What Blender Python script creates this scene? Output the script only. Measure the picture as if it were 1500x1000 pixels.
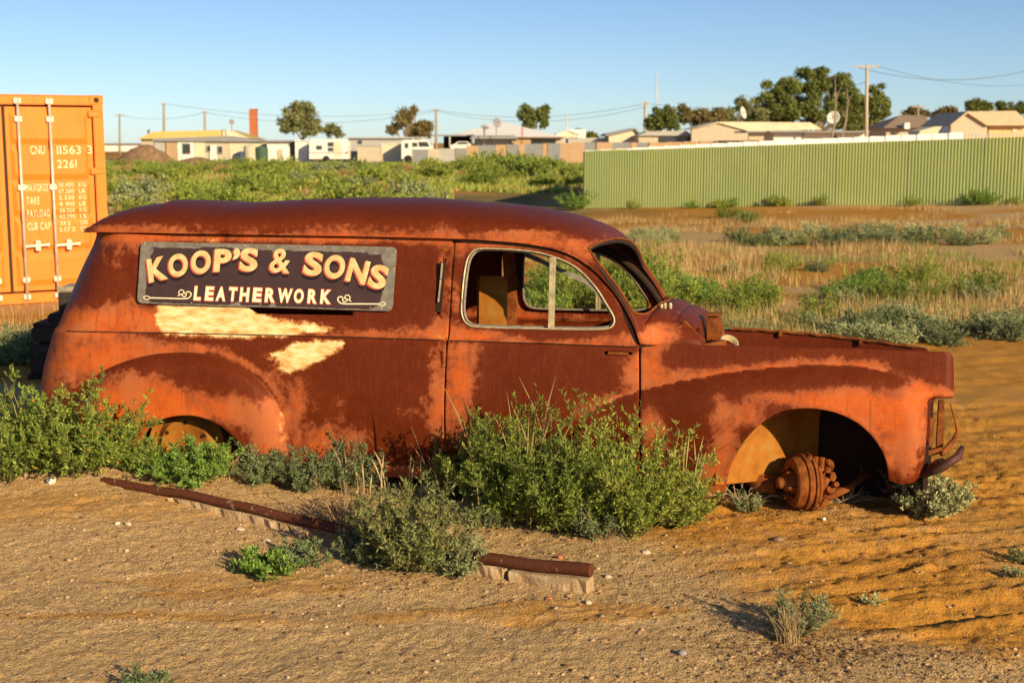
import bpy, bmesh, math, random
import numpy as np
from mathutils import Vector, Matrix
from mathutils.geometry import delaunay_2d_cdt

# ------------------------------------------------------------------ scene, camera, sky, sun
for o in list(bpy.data.objects):
    bpy.data.objects.remove(o, do_unlink=True)
scene = bpy.context.scene
COL = scene.collection
H_CAM = 1.70
PITCH = math.atan(292 / 2000.0)          # horizon sits at row 208 of 1000
FPX = 2000.0                             # focal length in pixels of a 1500 px wide frame
cam_data = bpy.data.cameras.new('camera')
cam_data.sensor_width = 36.0
cam_data.lens = 36.0 * FPX / 1500.0
cam_data.clip_start = 0.05
cam_data.clip_end = 6000
cam_data.dof.use_dof = True
cam_data.dof.focus_distance = 6.45
cam_data.dof.aperture_fstop = 4.5
cam = bpy.data.objects.new('camera', cam_data)
COL.objects.link(cam)
cam.location = (0, 0, H_CAM)
cam.rotation_euler = (math.pi / 2 - PITCH, 0, 0)
scene.camera = cam

SUN_EL = math.radians(19.5)
SUN_AZ = Vector((0.60, -0.80))           # horizontal direction towards the sun
SUN_AZ.normalize()
world = bpy.data.worlds.new('World')
scene.world = world
world.use_nodes = True
wn = world.node_tree
wn.nodes.clear()
sky = wn.nodes.new('ShaderNodeTexSky')
sky.sky_type = 'NISHITA'
sky.sun_disc = False
sky.sun_elevation = SUN_EL
sky.sun_rotation = math.atan2(SUN_AZ.x, SUN_AZ.y)
sky.air_density = 0.65
sky.dust_density = 0.2
sky.ozone_density = 3.0
bg = wn.nodes.new('ShaderNodeBackground')
bg.inputs['Strength'].default_value = 0.083
wo = wn.nodes.new('ShaderNodeOutputWorld')
wn.links.new(sky.outputs[0], bg.inputs[0])
wn.links.new(bg.outputs[0], wo.inputs[0])

sun_data = bpy.data.lights.new('sun', 'SUN')
sun_data.energy = 4.8
sun_data.angle = math.radians(0.5)
sun_data.color = (1.0, 0.79, 0.47)
sun = bpy.data.objects.new('sun', sun_data)
COL.objects.link(sun)
sd = Vector((SUN_AZ.x * math.cos(SUN_EL), SUN_AZ.y * math.cos(SUN_EL), math.sin(SUN_EL)))
sun.rotation_euler = sd.to_track_quat('Z', 'Y').to_euler()
sun.location = (6, -8, 12)

scene.view_settings.view_transform = 'Standard'
scene.view_settings.look = 'None'
scene.view_settings.gamma = 1
scene.view_settings.exposure = 0.47
scene.view_settings.use_curve_mapping = False

# ------------------------------------------------------------------ picture <-> place
SP, CP = math.sin(PITCH), math.cos(PITCH)
def ray(u, v):
    a, b = u - 750.0, 500.0 - v
    return Vector((a, FPX * CP + b * SP, -FPX * SP + b * CP))
def at(u, v, Y):
    d = ray(u, v)
    k = Y / d.y
    return Vector((d.x * k, Y, H_CAM + d.z * k))
def pxm(Y):                                # pixels per metre near the horizon at depth Y
    return FPX * CP / Y
def gx(u, Y):
    return at(u, 208, Y).x

# ------------------------------------------------------------------ numpy noise
_rs = np.random.RandomState(7)
_T = _rs.rand(256, 256)
def vnoise(x, y, ox=0, oy=0):
    x = np.asarray(x, float) + ox; y = np.asarray(y, float) + oy
    xi = np.floor(x).astype(int); yi = np.floor(y).astype(int)
    fx = x - xi; fy = y - yi
    fx = fx * fx * fx * (fx * (fx * 6 - 15) + 10); fy = fy * fy * fy * (fy * (fy * 6 - 15) + 10)
    a = _T[xi & 255, yi & 255]; b = _T[(xi + 1) & 255, yi & 255]
    c = _T[xi & 255, (yi + 1) & 255]; d = _T[(xi + 1) & 255, (yi + 1) & 255]
    return (a * (1 - fx) + b * fx) * (1 - fy) + (c * (1 - fx) + d * fx) * fy
def fbm(x, y, o=4, seed=0):
    s = 0; amp = 0.5; f = 1.0
    for i in range(o):
        s = s + amp * vnoise(np.asarray(x) * f, np.asarray(y) * f, seed * 17.3 + i * 31.7, seed * 9.1 + i * 11.9)
        amp *= 0.5; f *= 2.03
    return s / (1 - 0.5 ** o)
def sstep(a, b, x):
    t = np.clip((np.asarray(x, float) - a) / (b - a), 0, 1)
    return t * t * (3 - 2 * t)

# ------------------------------------------------------------------ terrain height (coarse form)
def ground_form(x, y):
    x = np.asarray(x, float); y = np.asarray(y, float)
    z = 0.10 * sstep(-0.1, -1.75, x) * sstep(4.9, 6.4, y) * (1 - sstep(8.2, 10.5, y))
    z = z + 0.075 * np.exp(-((x + 2.15) / 0.5) ** 2 - ((y - 6.55) / 0.3) ** 2)
    z = z - 0.31 * sstep(10, 16.5, y) * sstep(-0.5, -4.5, x) * (1 - sstep(40, 70, y))
    z = z + np.clip((x - 10.3) / 11.5, -0.8, 0.5) * 0.46 * sstep(22, 36, y) * (1 - sstep(60, 100, y)) * sstep(-6, 2, x)
    z = z - 0.06 * sstep(22, 36, y) * (1 - sstep(60, 100, y))
    z = z - 0.45 * sstep(60, 130, y)
    z = z + 0.05 * (fbm(x * 0.35, y * 0.35, 3, 3) - 0.5)
    return z
def gz(x, y):
    return float(ground_form(x, y))

# ------------------------------------------------------------------ object helpers
def link(o, parent=None):
    COL.objects.link(o)
    if parent is not None:
        o.parent = parent
    return o
def tag(o, label=None, cat=None, group=None, kind=None):
    if label: o['label'] = label
    if cat: o['category'] = cat
    if group: o['group'] = group
    if kind: o['kind'] = kind
    return o
def empty(name, loc=(0, 0, 0), rot=(0, 0, 0)):
    o = bpy.data.objects.new(name, None)
    o.empty_display_size = 0.1
    o.location = loc; o.rotation_euler = rot
    COL.objects.link(o)
    return o
def mesh_np(name, V, F, mat=None, smooth=False, attrs=None):
    """V (n,3) array; F list/array of equal-size faces or list of tuples."""
    me = bpy.data.meshes.new(name)
    V = np.asarray(V, np.float32)
    if isinstance(F, np.ndarray):
        k = F.shape[1]; nf = F.shape[0]
        me.vertices.add(len(V)); me.vertices.foreach_set('co', V.ravel())
        me.loops.add(nf * k); me.loops.foreach_set('vertex_index', F.astype(np.int32).ravel())
        me.polygons.add(nf)
        me.polygons.foreach_set('loop_start', np.arange(0, nf * k, k, dtype=np.int32))
        me.polygons.foreach_set('loop_total', np.full(nf, k, np.int32))
        me.update(calc_edges=True)
    else:
        me.from_pydata([tuple(v) for v in V], [], F)
        me.update()
    if smooth:
        me.polygons.foreach_set('use_smooth', np.ones(len(me.polygons), bool))
    if attrs:
        for k, a in attrs.items():
            at_ = me.attributes.new(k, 'FLOAT', 'POINT')
            at_.data.foreach_set('value', np.asarray(a, np.float32))
    if mat: me.materials.append(mat)
    return me
def obj(name, me, parent=None):
    o = bpy.data.objects.new(name, me)
    return link(o, parent)
class MB:
    """collects shapes; build() makes them ONE mesh object"""
    def __init__(s): s.v = []; s.f = []
    def add(s, v, f):
        n = len(s.v); s.v += [tuple(p) for p in v]; s.f += [tuple(i + n for i in q) for q in f]; return s
    def box(s, x0, x1, y0, y1, z0, z1):
        return s.add([(x0,y0,z0),(x1,y0,z0),(x1,y1,z0),(x0,y1,z0),(x0,y0,z1),(x1,y0,z1),(x1,y1,z1),(x0,y1,z1)],
                     [(3,2,1,0),(4,5,6,7),(0,1,5,4),(1,2,6,5),(2,3,7,6),(3,0,4,7)])
    def bar(s, a, b, w, h, up=(0, 0, 1)):
        a = Vector(a); b = Vector(b); d = (b - a).normalized(); up = Vector(up)
        r = d.cross(up)
        if r.length < 1e-4: r = d.cross(Vector((1, 0, 0)))
        r.normalize(); t = r.cross(d)
        v = []
        for p in (a, b):
            for sx, sz in ((-1,-1),(1,-1),(1,1),(-1,1)): v.append(p + r * sx * w / 2 + t * sz * h / 2)
        return s.add(v, [(3,2,1,0),(4,5,6,7),(0,1,5,4),(1,2,6,5),(2,3,7,6),(3,0,4,7)])
    def tube(s, pts, r, n=8, caps=True):
        pts = [Vector(p) for p in pts]; m = len(pts); v = []; f = []
        rr = r if hasattr(r, '__len__') else [r] * m
        prev = None
        for i, p in enumerate(pts):
            d = (pts[min(i + 1, m - 1)] - pts[max(i - 1, 0)]).normalized()
            if prev is None:
                a = d.cross(Vector((0, 0, 1)))
                if a.length < 1e-3: a = d.cross(Vector((1, 0, 0)))
            else:
                a = prev - d * prev.dot(d)
            a.normalize(); prev = a; b = d.cross(a)
            for k in range(n):
                t = 2 * math.pi * k / n
                v.append(p + (a * math.cos(t) + b * math.sin(t)) * rr[i])
        for i in range(m - 1):
            for k in range(n):
                f.append((i*n+k, i*n+(k+1)%n, (i+1)*n+(k+1)%n, (i+1)*n+k))
        if caps:
            f.append(tuple(range(n - 1, -1, -1))); f.append(tuple((m-1)*n + k for k in range(n)))
        return s.add(v, f)
    def lathe(s, prof, org, axis, n=32):
        """prof: (r, h) along axis"""
        ax = Vector(axis).normalized(); a = ax.cross(Vector((0, 0, 1)))
        if a.length < 1e-3: a = Vector((1, 0, 0))
        a.normalize(); b = ax.cross(a); org = Vector(org); v = []; f = []
        for r, h in prof:
            for k in range(n):
                t = 2 * math.pi * k / n
                v.append(org + ax * h + (a * math.cos(t) + b * math.sin(t)) * max(r, 1e-4))
        for i in range(len(prof) - 1):
            for k in range(n):
                f.append((i*n+k, i*n+(k+1)%n, (i+1)*n+(k+1)%n, (i+1)*n+k))
        return s.add(v, f)
    def prism(s, poly, y0, y1):
        """poly of (x,z); extruded in y"""
        n = len(poly)
        v = [(x, y0, z) for x, z in poly] + [(x, y1, z) for x, z in poly]
        f = [tuple(range(n)), tuple(range(2 * n - 1, n - 1, -1))]
        for i in range(n):
            j = (i + 1) % n
            f.append((i, i + n, j + n, j))
        return s.add(v, f)
    def mesh(s, name, mat, smooth=False, bevel=0):
        me = bpy.data.meshes.new(name); me.from_pydata(s.v, [], s.f)
        bm = bmesh.new(); bm.from_mesh(me)
        bmesh.ops.recalc_face_normals(bm, faces=bm.faces)
        if bevel:
            bmesh.ops.bevel(bm, geom=[e for e in bm.edges if e.calc_face_angle(0) > 0.6], offset=bevel, segments=2, affect='EDGES', clamp_overlap=True)
        bm.to_mesh(me); bm.free(); me.update()
        if smooth: me.polygons.foreach_set('use_smooth', np.ones(len(me.polygons), bool))
        if mat: me.materials.append(mat)
        return me
    def build(s, name, mat, parent=None, smooth=False, bevel=0):
        return obj(name, s.mesh(name, mat, smooth, bevel), parent)
def auto_smooth(o, ang=40):
    me = o.data
    me.polygons.foreach_set('use_smooth', np.ones(len(me.polygons), bool))
    bm = bmesh.new(); bm.from_mesh(me)
    for e in bm.edges:
        if e.calc_face_angle(0) > math.radians(ang): e.smooth = False
    bm.to_mesh(me); bm.free()
    return o

# ------------------------------------------------------------------ materials
class NT:
    def __init__(s, name):
        s.m = bpy.data.materials.new(name); s.m.use_nodes = True
        s.t = s.m.node_tree; s.t.nodes.clear()
        s.out = s.t.nodes.new('ShaderNodeOutputMaterial')
    def n(s, typ, **kw):
        nd = s.t.nodes.new(typ)
        for k, v in kw.items():
            if k in nd.inputs: nd.inputs[k].default_value = v
            else: setattr(nd, k, v)
        return nd
    def l(s, a, b): s.t.links.new(a, b)
    def noise(s, vec, scale, detail=4, rough=0.55, dist=0):
        nd = s.n('ShaderNodeTexNoise'); nd.inputs['Scale'].default_value = scale; nd.inputs['Detail'].default_value = detail
        nd.inputs['Roughness'].default_value = rough; nd.inputs['Distortion'].default_value = dist
        if vec is not None: s.l(vec, nd.inputs['Vector'])
        return nd.outputs['Fac']
    def math(s, op, a, b=None, clamp=False):
        nd = s.n('ShaderNodeMath', operation=op); nd.use_clamp = clamp
        for i, q in enumerate((a, b)):
            if q is None: continue
            if hasattr(q, 'links') or hasattr(q, 'is_linked'): s.l(q, nd.inputs[i])
            else: nd.inputs[i].default_value = q
        return nd.outputs[0]
    def ramp(s, fac, stops):
        nd = s.n('ShaderNodeValToRGB'); cr = nd.color_ramp
        while len(cr.elements) < len(stops): cr.elements.new(0.5)
        for e, (p, c) in zip(cr.elements, stops):
            e.position = p; e.color = (*c, 1) if len(c) == 3 else c
        s.l(fac, nd.inputs[0]); return nd.outputs[0]
    def mix(s, fac, a, b, blend='MIX'):
        nd = s.n('ShaderNodeMix', data_type='RGBA', blend_type=blend)
        for i, q in ((0, fac), (6, a), (7, b)):
            if isinstance(q, (int, float)): nd.inputs[i].default_value = q
            elif isinstance(q, tuple): nd.inputs[i].default_value = (*q, 1)
            else: s.l(q, nd.inputs[i])
        return nd.outputs[2]
    def mapr(s, v, a, b, c=0.0, d=1.0):
        nd = s.n('ShaderNodeMapRange'); s.l(v, nd.inputs[0])
        for i, q in enumerate((a, b, c, d)): nd.inputs[i + 1].default_value = q
        return nd.outputs[0]
    def obj_co(s): return s.n('ShaderNodeTexCoord').outputs['Object']
    def attr(s, name): return s.n('ShaderNodeAttribute', attribute_name=name).outputs['Fac']
    def bump(s, h, strength, dist):
        nd = s.n('ShaderNodeBump'); nd.inputs['Strength'].default_value = strength; nd.inputs['Distance'].default_value = dist
        s.l(h, nd.inputs['Height']); return nd.outputs[0]
    def done(s, color, rough=0.7, metal=0.0, normal=None, spec=0.3):
        b = s.n('ShaderNodeBsdfPrincipled')
        for k, q in (('Base Color', color), ('Roughness', rough), ('Metallic', metal), ('Specular IOR Level', spec)):
            if isinstance(q, tuple): b.inputs[k].default_value = (*q, 1)
            elif isinstance(q, (int, float)): b.inputs[k].default_value = q
            else: s.l(q, b.inputs[k])
        if normal is not None: s.l(normal, b.inputs['Normal'])
        s.l(b.outputs[0], s.out.inputs[0]); return s.m
def simple_mat(name, c, rough=0.7, metal=0.0, var=0.12, scale=6.0, spec=0.3, bump=0.0, bscale=40):
    t = NT(name); co = t.obj_co()
    f = t.noise(co, scale, 5, 0.6)
    lo = tuple(max(0, x * (1 - var)) for x in c); hi = tuple(min(1, x * (1 + var)) for x in c)
    col = t.ramp(f, [(0.3, lo), (0.7, hi)])
    nm = t.bump(t.noise(co, bscale, 4), 0.6, bump) if bump else None
    return t.done(col, rough, metal, nm, spec)
def leaf_mat(name, c0, c1, c2=None, trans=0.22, rough=0.6):
    t = NT(name); f = t.attr('tint')
    st = [(0.0, c0), (0.85, c1)] if c2 is None else [(0.0, c0), (0.6, c1), (0.97, c2)]
    col = t.ramp(f, st)
    oi = t.n('ShaderNodeObjectInfo').outputs['Random']
    col = t.mix(t.math('MULTIPLY', oi, 0.25), col, tuple(x * 0.55 for x in c0))
    b = t.n('ShaderNodeBsdfPrincipled'); t.l(col, b.inputs['Base Color']); b.inputs['Roughness'].default_value = rough
    b.inputs['Specular IOR Level'].default_value = 0.2
    tr = t.n('ShaderNodeBsdfTranslucent'); t.l(col, tr.inputs['Color'])
    mx = t.n('ShaderNodeMixShader'); mx.inputs[0].default_value = trans
    t.l(b.outputs[0], mx.inputs[1]); t.l(tr.outputs[0], mx.inputs[2]); t.l(mx.outputs[0], t.out.inputs[0])
    return t.m

# ================================================================== GROUND
def sand_mask(x, y):
    """1 = loose orange sand, 0 = grey-brown gravelly crust"""
    m = sstep(0.25, 1.0, x - 0.55 * (5.6 - y)) * sstep(4.2, 4.75, y + 0.18 * (x - 1.2))
    m = m * (0.55 + 0.9 * (fbm(x * 1.1, y * 2.2, 3, 5) - 0.25))
    m = np.maximum(m, 0.75 * sstep(1.2, 2.0, x) * sstep(5.2, 6.5, y))
    m = np.maximum(m, 0.55 * sstep(0.62, 0.74, fbm(x * 0.9 + 4, y * 3.2, 3, 6)) * (1 - sstep(5.0, 5.6, y)))
    far = sstep(8.0, 9.5, y) * (1 - sstep(1.4, 2.2, x) * (1 - sstep(11.5, 14, y)))
    m = np.clip(m, 0, 1) * (1 - far) + far * np.clip(0.15 + 1.2 * sstep(0.35, 0.7, fbm(x * 0.25, y * 0.5, 3, 9)), 0, 1)
    return np.clip(m + 0.55 * np.exp(-((x + 2.0) / 0.7) ** 2 - ((y - 5.95) / 0.3) ** 2), 0, 1)
def fine_relief(x, y, s):
    near = 1 - sstep(14, 30, y)
    # direction of the old wheel tracks
    a = math.radians(16); xr = x * math.cos(a) + y * math.sin(a); yr = -x * math.sin(a) + y * math.cos(a)
    rut = 0.34 - np.abs(fbm(xr * 1.3, yr * 5.5, 4, 11) - 0.5) * 2.6
    clod = sstep(0.47, 0.60, fbm(xr * 5, yr * 10, 5, 12)) * sstep(0.36, 0.56, fbm(x * 1.1, y * 2.0, 3, 18))
    clod2 = fbm(x * 24, y * 24, 3, 13) - 0.5
    trk = 0
    for (ax_, ay_, bx_, by_, w_) in ((0.35, 5.30, 2.6, 5.78, .10), (0.75, 4.66, 2.4, 4.98, .10), (1.6, 6.3, 3.4, 6.9, .09)):
        L_ = math.hypot(bx_ - ax_, by_ - ay_); tx, ty = (bx_ - ax_) / L_, (by_ - ay_) / L_
        sd_ = -(x - ax_) * ty + (y - ay_) * tx + 0.05 * np.sin(x * 1.7); al = (x - ax_) * tx + (y - ay_) * ty
        on = sstep(-.2, .3, al)
        trk = trk + on * (-np.exp(-(sd_ / w_) ** 4) + 0.7 * np.exp(-((np.abs(sd_) - w_ * 1.45) / (w_ * .4)) ** 2) + 0.22 * np.exp(-(sd_ / w_) ** 4) * np.sign(np.sin(al * 55 + sd_ * 20)))
    z = s * (0.036 * rut + 0.015 * clod + 0.015 * trk + 0.020 * clod2 + 0.012 * (fbm(x * 50, y * 50, 2, 16) - 0.5))
    z = z + (1 - s) * (0.032 * (fbm(x * 2.2, y * 2.2, 3, 14) - 0.5) + 0.009 * (fbm(x * 16, y * 16, 3, 15) - 0.5) + 0.012 * (fbm(x * 46, y * 46, 2, 17) - 0.5))
    return z * near
def axis(segs):
    out = []
    for a, b, st in segs:
        n = max(1, int(round((b - a) / st)))
        out += list(np.linspace(a, b, n, endpoint=False))
    out.append(segs[-1][1])
    return np.array(out)
xs = axis([(-900, -200, 100), (-200, -60, 20), (-60, -20, 4), (-20, -6, 0.5), (-6, -2.6, 0.06), (-2.6, 3.0, 0.0125), (3.0, 6, 0.06), (6, 20, 0.5), (20, 60, 4), (60, 200, 20), (200, 900, 100)])
ys = axis([(-60, 0, 10), (0, 3.6, 0.3), (3.6, 7.0, 0.0125), (7.0, 9, 0.03), (9, 14, 0.08), (14, 30, 0.3), (30, 60, 1.0), (60, 200, 5), (200, 2500, 150)])
GX, GY = np.meshgrid(xs, ys)
GS = sand_mask(GX, GY)
GV = sstep(30, 46, GY + 0.5 * GX) * (1 - sstep(2.0, 4.0, GX - 0.035 * GY)) * sstep(0.25, 0.5, fbm(GX * 0.2, GY * 0.1, 3, 61)) * (1 - 0.5 * sstep(140, 220, GY))
GZ = ground_form(GX, GY) + fine_relief(GX, GY, GS)
nx, ny = len(xs), len(ys)
V = np.stack([GX, GY, GZ], -1).reshape(-1, 3)
ii = (np.arange(ny - 1)[:, None] * nx + np.arange(nx - 1)[None, :]).ravel()
F = np.stack([ii, ii + 1, ii + nx + 1, ii + nx], -1)
t = NT('desert_ground'); co = t.obj_co()
s_at = t.attr('sand')
n_big = t.noise(co, 0.9, 5, 0.6)
n_mid = t.noise(co, 9, 5, 0.65)
n_fine = t.noise(co, 60, 4, 0.7)
n_grain = t.noise(co, 260, 2, 0.6)
grav = t.ramp(n_fine, [(0.28, (0.310, 0.172, 0.065)), (0.5, (0.605, 0.389, 0.168)), (0.72, (0.845, 0.607, 0.302))])
grav = t.mix(t.mapr(n_grain, 0.35, 0.7), grav, (0.640, 0.419, 0.190))
sandc = t.ramp(n_mid, [(0.25, (0.436, 0.187, 0.028)), (0.55, (0.629, 0.297, 0.050)), (0.8, (0.701, 0.386, 0.088))])
sandc = t.mix(t.mapr(n_grain, 0.3, 0.8, 0, 0.35), sandc, (0.281, 0.121, 0.024))
mask = t.math('ADD', s_at, t.math('MULTIPLY', t.math('SUBTRACT', n_mid, 0.5), 0.9))
mask = t.math('ADD', mask, t.math('MULTIPLY', t.math('SUBTRACT', n_big, 0.5), 0.8))
mask = t.mapr(mask, 0.15, 0.75)
vo1 = t.n('ShaderNodeTexVoronoi'); vo1.inputs['Scale'].default_value = 95; t.l(co, vo1.inputs['Vector'])
vo2 = t.n('ShaderNodeTexVoronoi'); vo2.inputs['Scale'].default_value = 210; t.l(co, vo2.inputs['Vector'])
sep = t.n('ShaderNodeSeparateColor'); t.l(vo1.outputs['Color'], sep.inputs[0])
sep2 = t.n('ShaderNodeSeparateColor'); t.l(vo2.outputs['Color'], sep2.inputs[0])
grav = t.mix(t.math('MULTIPLY', t.mapr(sep.outputs[0], 0.45, 1.0), 0.55), grav, t.ramp(sep.outputs[1], [(0.1, (0.24, 0.13, 0.06)), (0.55, (0.52, 0.35, 0.20)), (0.95, (0.74, 0.56, 0.37))]))
sandc = t.mix(t.math('MULTIPLY', t.mapr(sep2.outputs[0], 0.6, 1.0), 0.3), sandc, t.ramp(sep2.outputs[1], [(0.1, (0.26, 0.11, 0.03)), (0.9, (0.66, 0.38, 0.14))]))
colr = t.mix(mask, grav, sandc)
colr = t.mix(t.math('MULTIPLY', t.attr('veg'), 0.8), colr, t.ramp(t.noise(co, 0.8, 6, 0.7), [(0.3, (0.10, 0.095, 0.030)), (0.7, (0.22, 0.19, 0.065))]))
h = t.math('ADD', t.math('MULTIPLY', n_fine, 0.7), t.math('MULTIPLY', n_grain, 0.3))
peb = t.math('ADD', t.math('MULTIPLY', t.math('MULTIPLY', t.math('SUBTRACT', 0.6, vo1.outputs['Distance'], True), sep.outputs[2]), 0.9), t.math('MULTIPLY', t.math('MULTIPLY', t.math('SUBTRACT', 0.6, vo2.outputs['Distance'], True), sep2.outputs[2]), 0.5))
peb = t.math('MULTIPLY', peb, t.mapr(mask, 0.0, 1.0, 1.0, 0.45))
h = t.math('ADD', t.math('MULTIPLY', h, 0.8), peb)
t.done(colr, 0.95, 0, t.bump(h, 1.0, 0.016), 0.1)
MAT_GROUND = t.m
g = obj('ground', mesh_np('ground', V, F, MAT_GROUND, True, {'sand': GS.ravel(), 'veg': GV.ravel()}))
tag(g, kind='structure')

# ---- loose pebbles: far too many to count
def ico(sub=0, seed=0, flat=0.6):
    bm = bmesh.new(); bmesh.ops.create_icosphere(bm, subdivisions=sub + 1, radius=1)
    r = random.Random(seed)
    for v in bm.verts:
        v.co *= r.uniform(0.72, 1.2); v.co.z *= flat
    me = bpy.data.meshes.new('tmp'); bm.to_mesh(me); bm.free()
    V = np.array([v.co[:] for v in me.vertices]); F = np.array([p.vertices[:] for p in me.polygons])
    bpy.data.meshes.remove(me)
    return V, F
def full_z(x, y):
    return ground_form(x, y) + fine_relief(x, y, sand_mask(x, y))
rs = np.random.RandomState(21)
protos = [ico(0, k, 0.55 + 0.1 * (k % 3)) for k in range(6)]
N = 42000
px_ = rs.uniform(-3.0, 3.6, N); py_ = 3.9 + 4.2 * rs.rand(N) ** 1.3
dens = 0.10 + 0.9 * (1 - sand_mask(px_, py_)) * sstep(0.3, 0.6, fbm(px_ * 1.3, py_ * 1.3, 3, 44))
keep = rs.rand(N) < dens
px_, py_ = px_[keep], py_[keep]
sz = 0.0022 + 0.009 * rs.rand(len(px_)) ** 8
pz_ = full_z(px_, py_)
Vs, Fs, Ts = [], [], []; off = 0
for i in range(len(px_)):
    Vp, Fp = protos[i % 6]
    a = rs.rand() * 6.28; c, s_ = math.cos(a), math.sin(a); k = sz[i]
    e = 0.7 + 0.7 * rs.rand()
    X = (Vp[:, 0] * c * e - Vp[:, 1] * s_) * k; Y = (Vp[:, 0] * s_ * e + Vp[:, 1] * c) * k
    Vs.append(np.stack([X + px_[i], Y + py_[i], Vp[:, 2] * k + pz_[i] + 0.15 * k], -1)); Fs.append(Fp + off); off += len(Vp)
    Ts.append(np.full(len(Vp), rs.rand()))
t = NT('pebble'); f = t.attr('tint')
c = t.ramp(f, [(0.0, (0.13, 0.06, 0.028)), (0.45, (0.34, 0.20, 0.105)), (0.9, (0.48, 0.32, 0.19)), (1.0, (0.62, 0.47, 0.32))])
t.done(c, 0.9, 0, None, 0.15)
tag(obj('gravel', mesh_np('gravel', np.concatenate(Vs), np.concatenate(Fs), t.m, False, {'tint': np.concatenate(Ts)})),
    'small brown and pale pebbles scattered over the sandy ground', 'gravel', kind='stuff')
MAT_STONE = simple_mat('pale_stone', (0.62, 0.50, 0.37), 0.9, 0, 0.25, 30, 0.1, 0.004, 60)
MAT_STONE_RED = simple_mat('red_stone', (0.42, 0.17, 0.08), 0.9, 0, 0.25, 30, 0.1, 0.004, 60)
def ground_at(u, v, lift=0.0):
    d = ray(u, v); lo, hi = 2.0, 400.0
    for _ in range(50):
        m = (lo + hi) / 2; p = Vector((0, 0, H_CAM)) + d * (m / d.y)
        if p.z > gz(p.x, p.y) + lift: lo = m
        else: hi = m
    p = Vector((0, 0, H_CAM)) + d * (lo / d.y)
    return Vector((p.x, p.y, gz(p.x, p.y)))
def stone(u, v, r, label, mat=None, seed=0, flat=0.6):
    V, F = ico(1, seed + 50, flat)
    p = ground_at(u, v)
    p.z = float(full_z(p.x, p.y))
    o = obj('stone', mesh_np('stone', V * r, F, mat or MAT_STONE, True))
    o.location = (p.x, p.y, p.z + r * flat * 0.35); o.rotation_euler = (0, 0, seed * 1.7)
    tag(o, label, 'stone', 'loose stones on the ground')
stone(75, 706, 0.022, 'white knobbly stone on the sand mound below the berry bush', simple_mat('white_stone', (0.8, 0.76, 0.66), 0.9, 0, 0.1), 1, 0.9)
stone(352, 778, 0.020, 'pale flat stone below the long pipe kerb on gravel', None, 2)
stone(391, 796, 0.017, 'pale stone on gravel above the small bright green weed', None, 3)
stone(172, 770, 0.014, 'small pale stone lying beside a second one on gravel', None, 4)
stone(188, 771, 0.015, 'small tan stone, the larger of two side by side on gravel', None, 5)
stone(1207, 763, 0.010, 'little white pebble in front of the brake drum', simple_mat('white_stone_2', (0.85, 0.8, 0.72), 0.9, 0, 0.1), 6, 0.9)
stone(820, 818, 0.016, 'reddish stone behind the pipe kerb end', MAT_STONE_RED, 7)
stone(804, 877, 0.015, 'reddish stone in front of the broken concrete kerb', MAT_STONE_RED, 8)
stone(862, 884, 0.014, 'cream stone in front of the pipe end', None, 9)
stone(890, 846, 0.015, 'cream stone just beyond the pipe end', None, 10)
stone(1140, 791, 0.028, 'flat grey-brown stone lying in the orange sand', simple_mat('brown_stone', (0.3, 0.2, 0.12), 0.9, 0, 0.2), 11, 0.4)
stone(946, 808, 0.018, 'tan stone on gravel in front of the big green bush', None, 12)
stone(1000, 960, 0.017, 'grey stone on gravel left of the dry grass tuft', simple_mat('grey_stone', (0.36, 0.32, 0.28), 0.9, 0, 0.2), 13)
stone(735, 836, 0.013, 'cream stone tucked in front of the pipe beside the bush', None, 14)

# ================================================================== THE VAN
VY0 = 6.36; ROLL = math.radians(3.4); YAW = math.radians(12.5); VW = 1.50
VAN = empty('rusted_van', (0, VY0, 0), (-ROLL, 0, -YAW))
tag(VAN, 'rusted old panel van without wheels, glass or bonnet, sunk into the sand', 'van')
_M = Matrix.Translation((0, VY0, 0)) @ Matrix.Rotation(-YAW, 4, 'Z') @ Matrix.Rotation(-ROLL, 4, 'X')
_Mi = _M.inverted()
_co = _Mi @ Vector((0, 0, H_CAM))
def L(u, v, yl):
    """pixel -> van coordinates on the lengthwise plane y = yl"""
    d = _Mi.to_3x3() @ ray(u, v)
    k = (yl - _co.y) / d.y
    return _co.x + d.x * k, _co.z + d.z * k
def proj(P):
    """van coordinates (n,3) -> pixels"""
    P = np.asarray(P, float)
    M = np.array(_M); W = P @ M[:3, :3].T + M[:3, 3]
    W = W - np.array([0, 0, H_CAM])
    dep = W[:, 1] * CP - W[:, 2] * SP
    upc = W[:, 1] * SP + W[:, 2] * CP
    return 750 + FPX * W[:, 0] / dep, 500 - FPX * upc / dep
def Lc(pts, yl): return np.array([L(u, v, yl) for u, v in pts])
def interp_line(pts):
    pts = np.array(sorted(map(tuple, pts)))
    return lambda x: np.interp(x, pts[:, 0], pts[:, 1])

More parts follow.
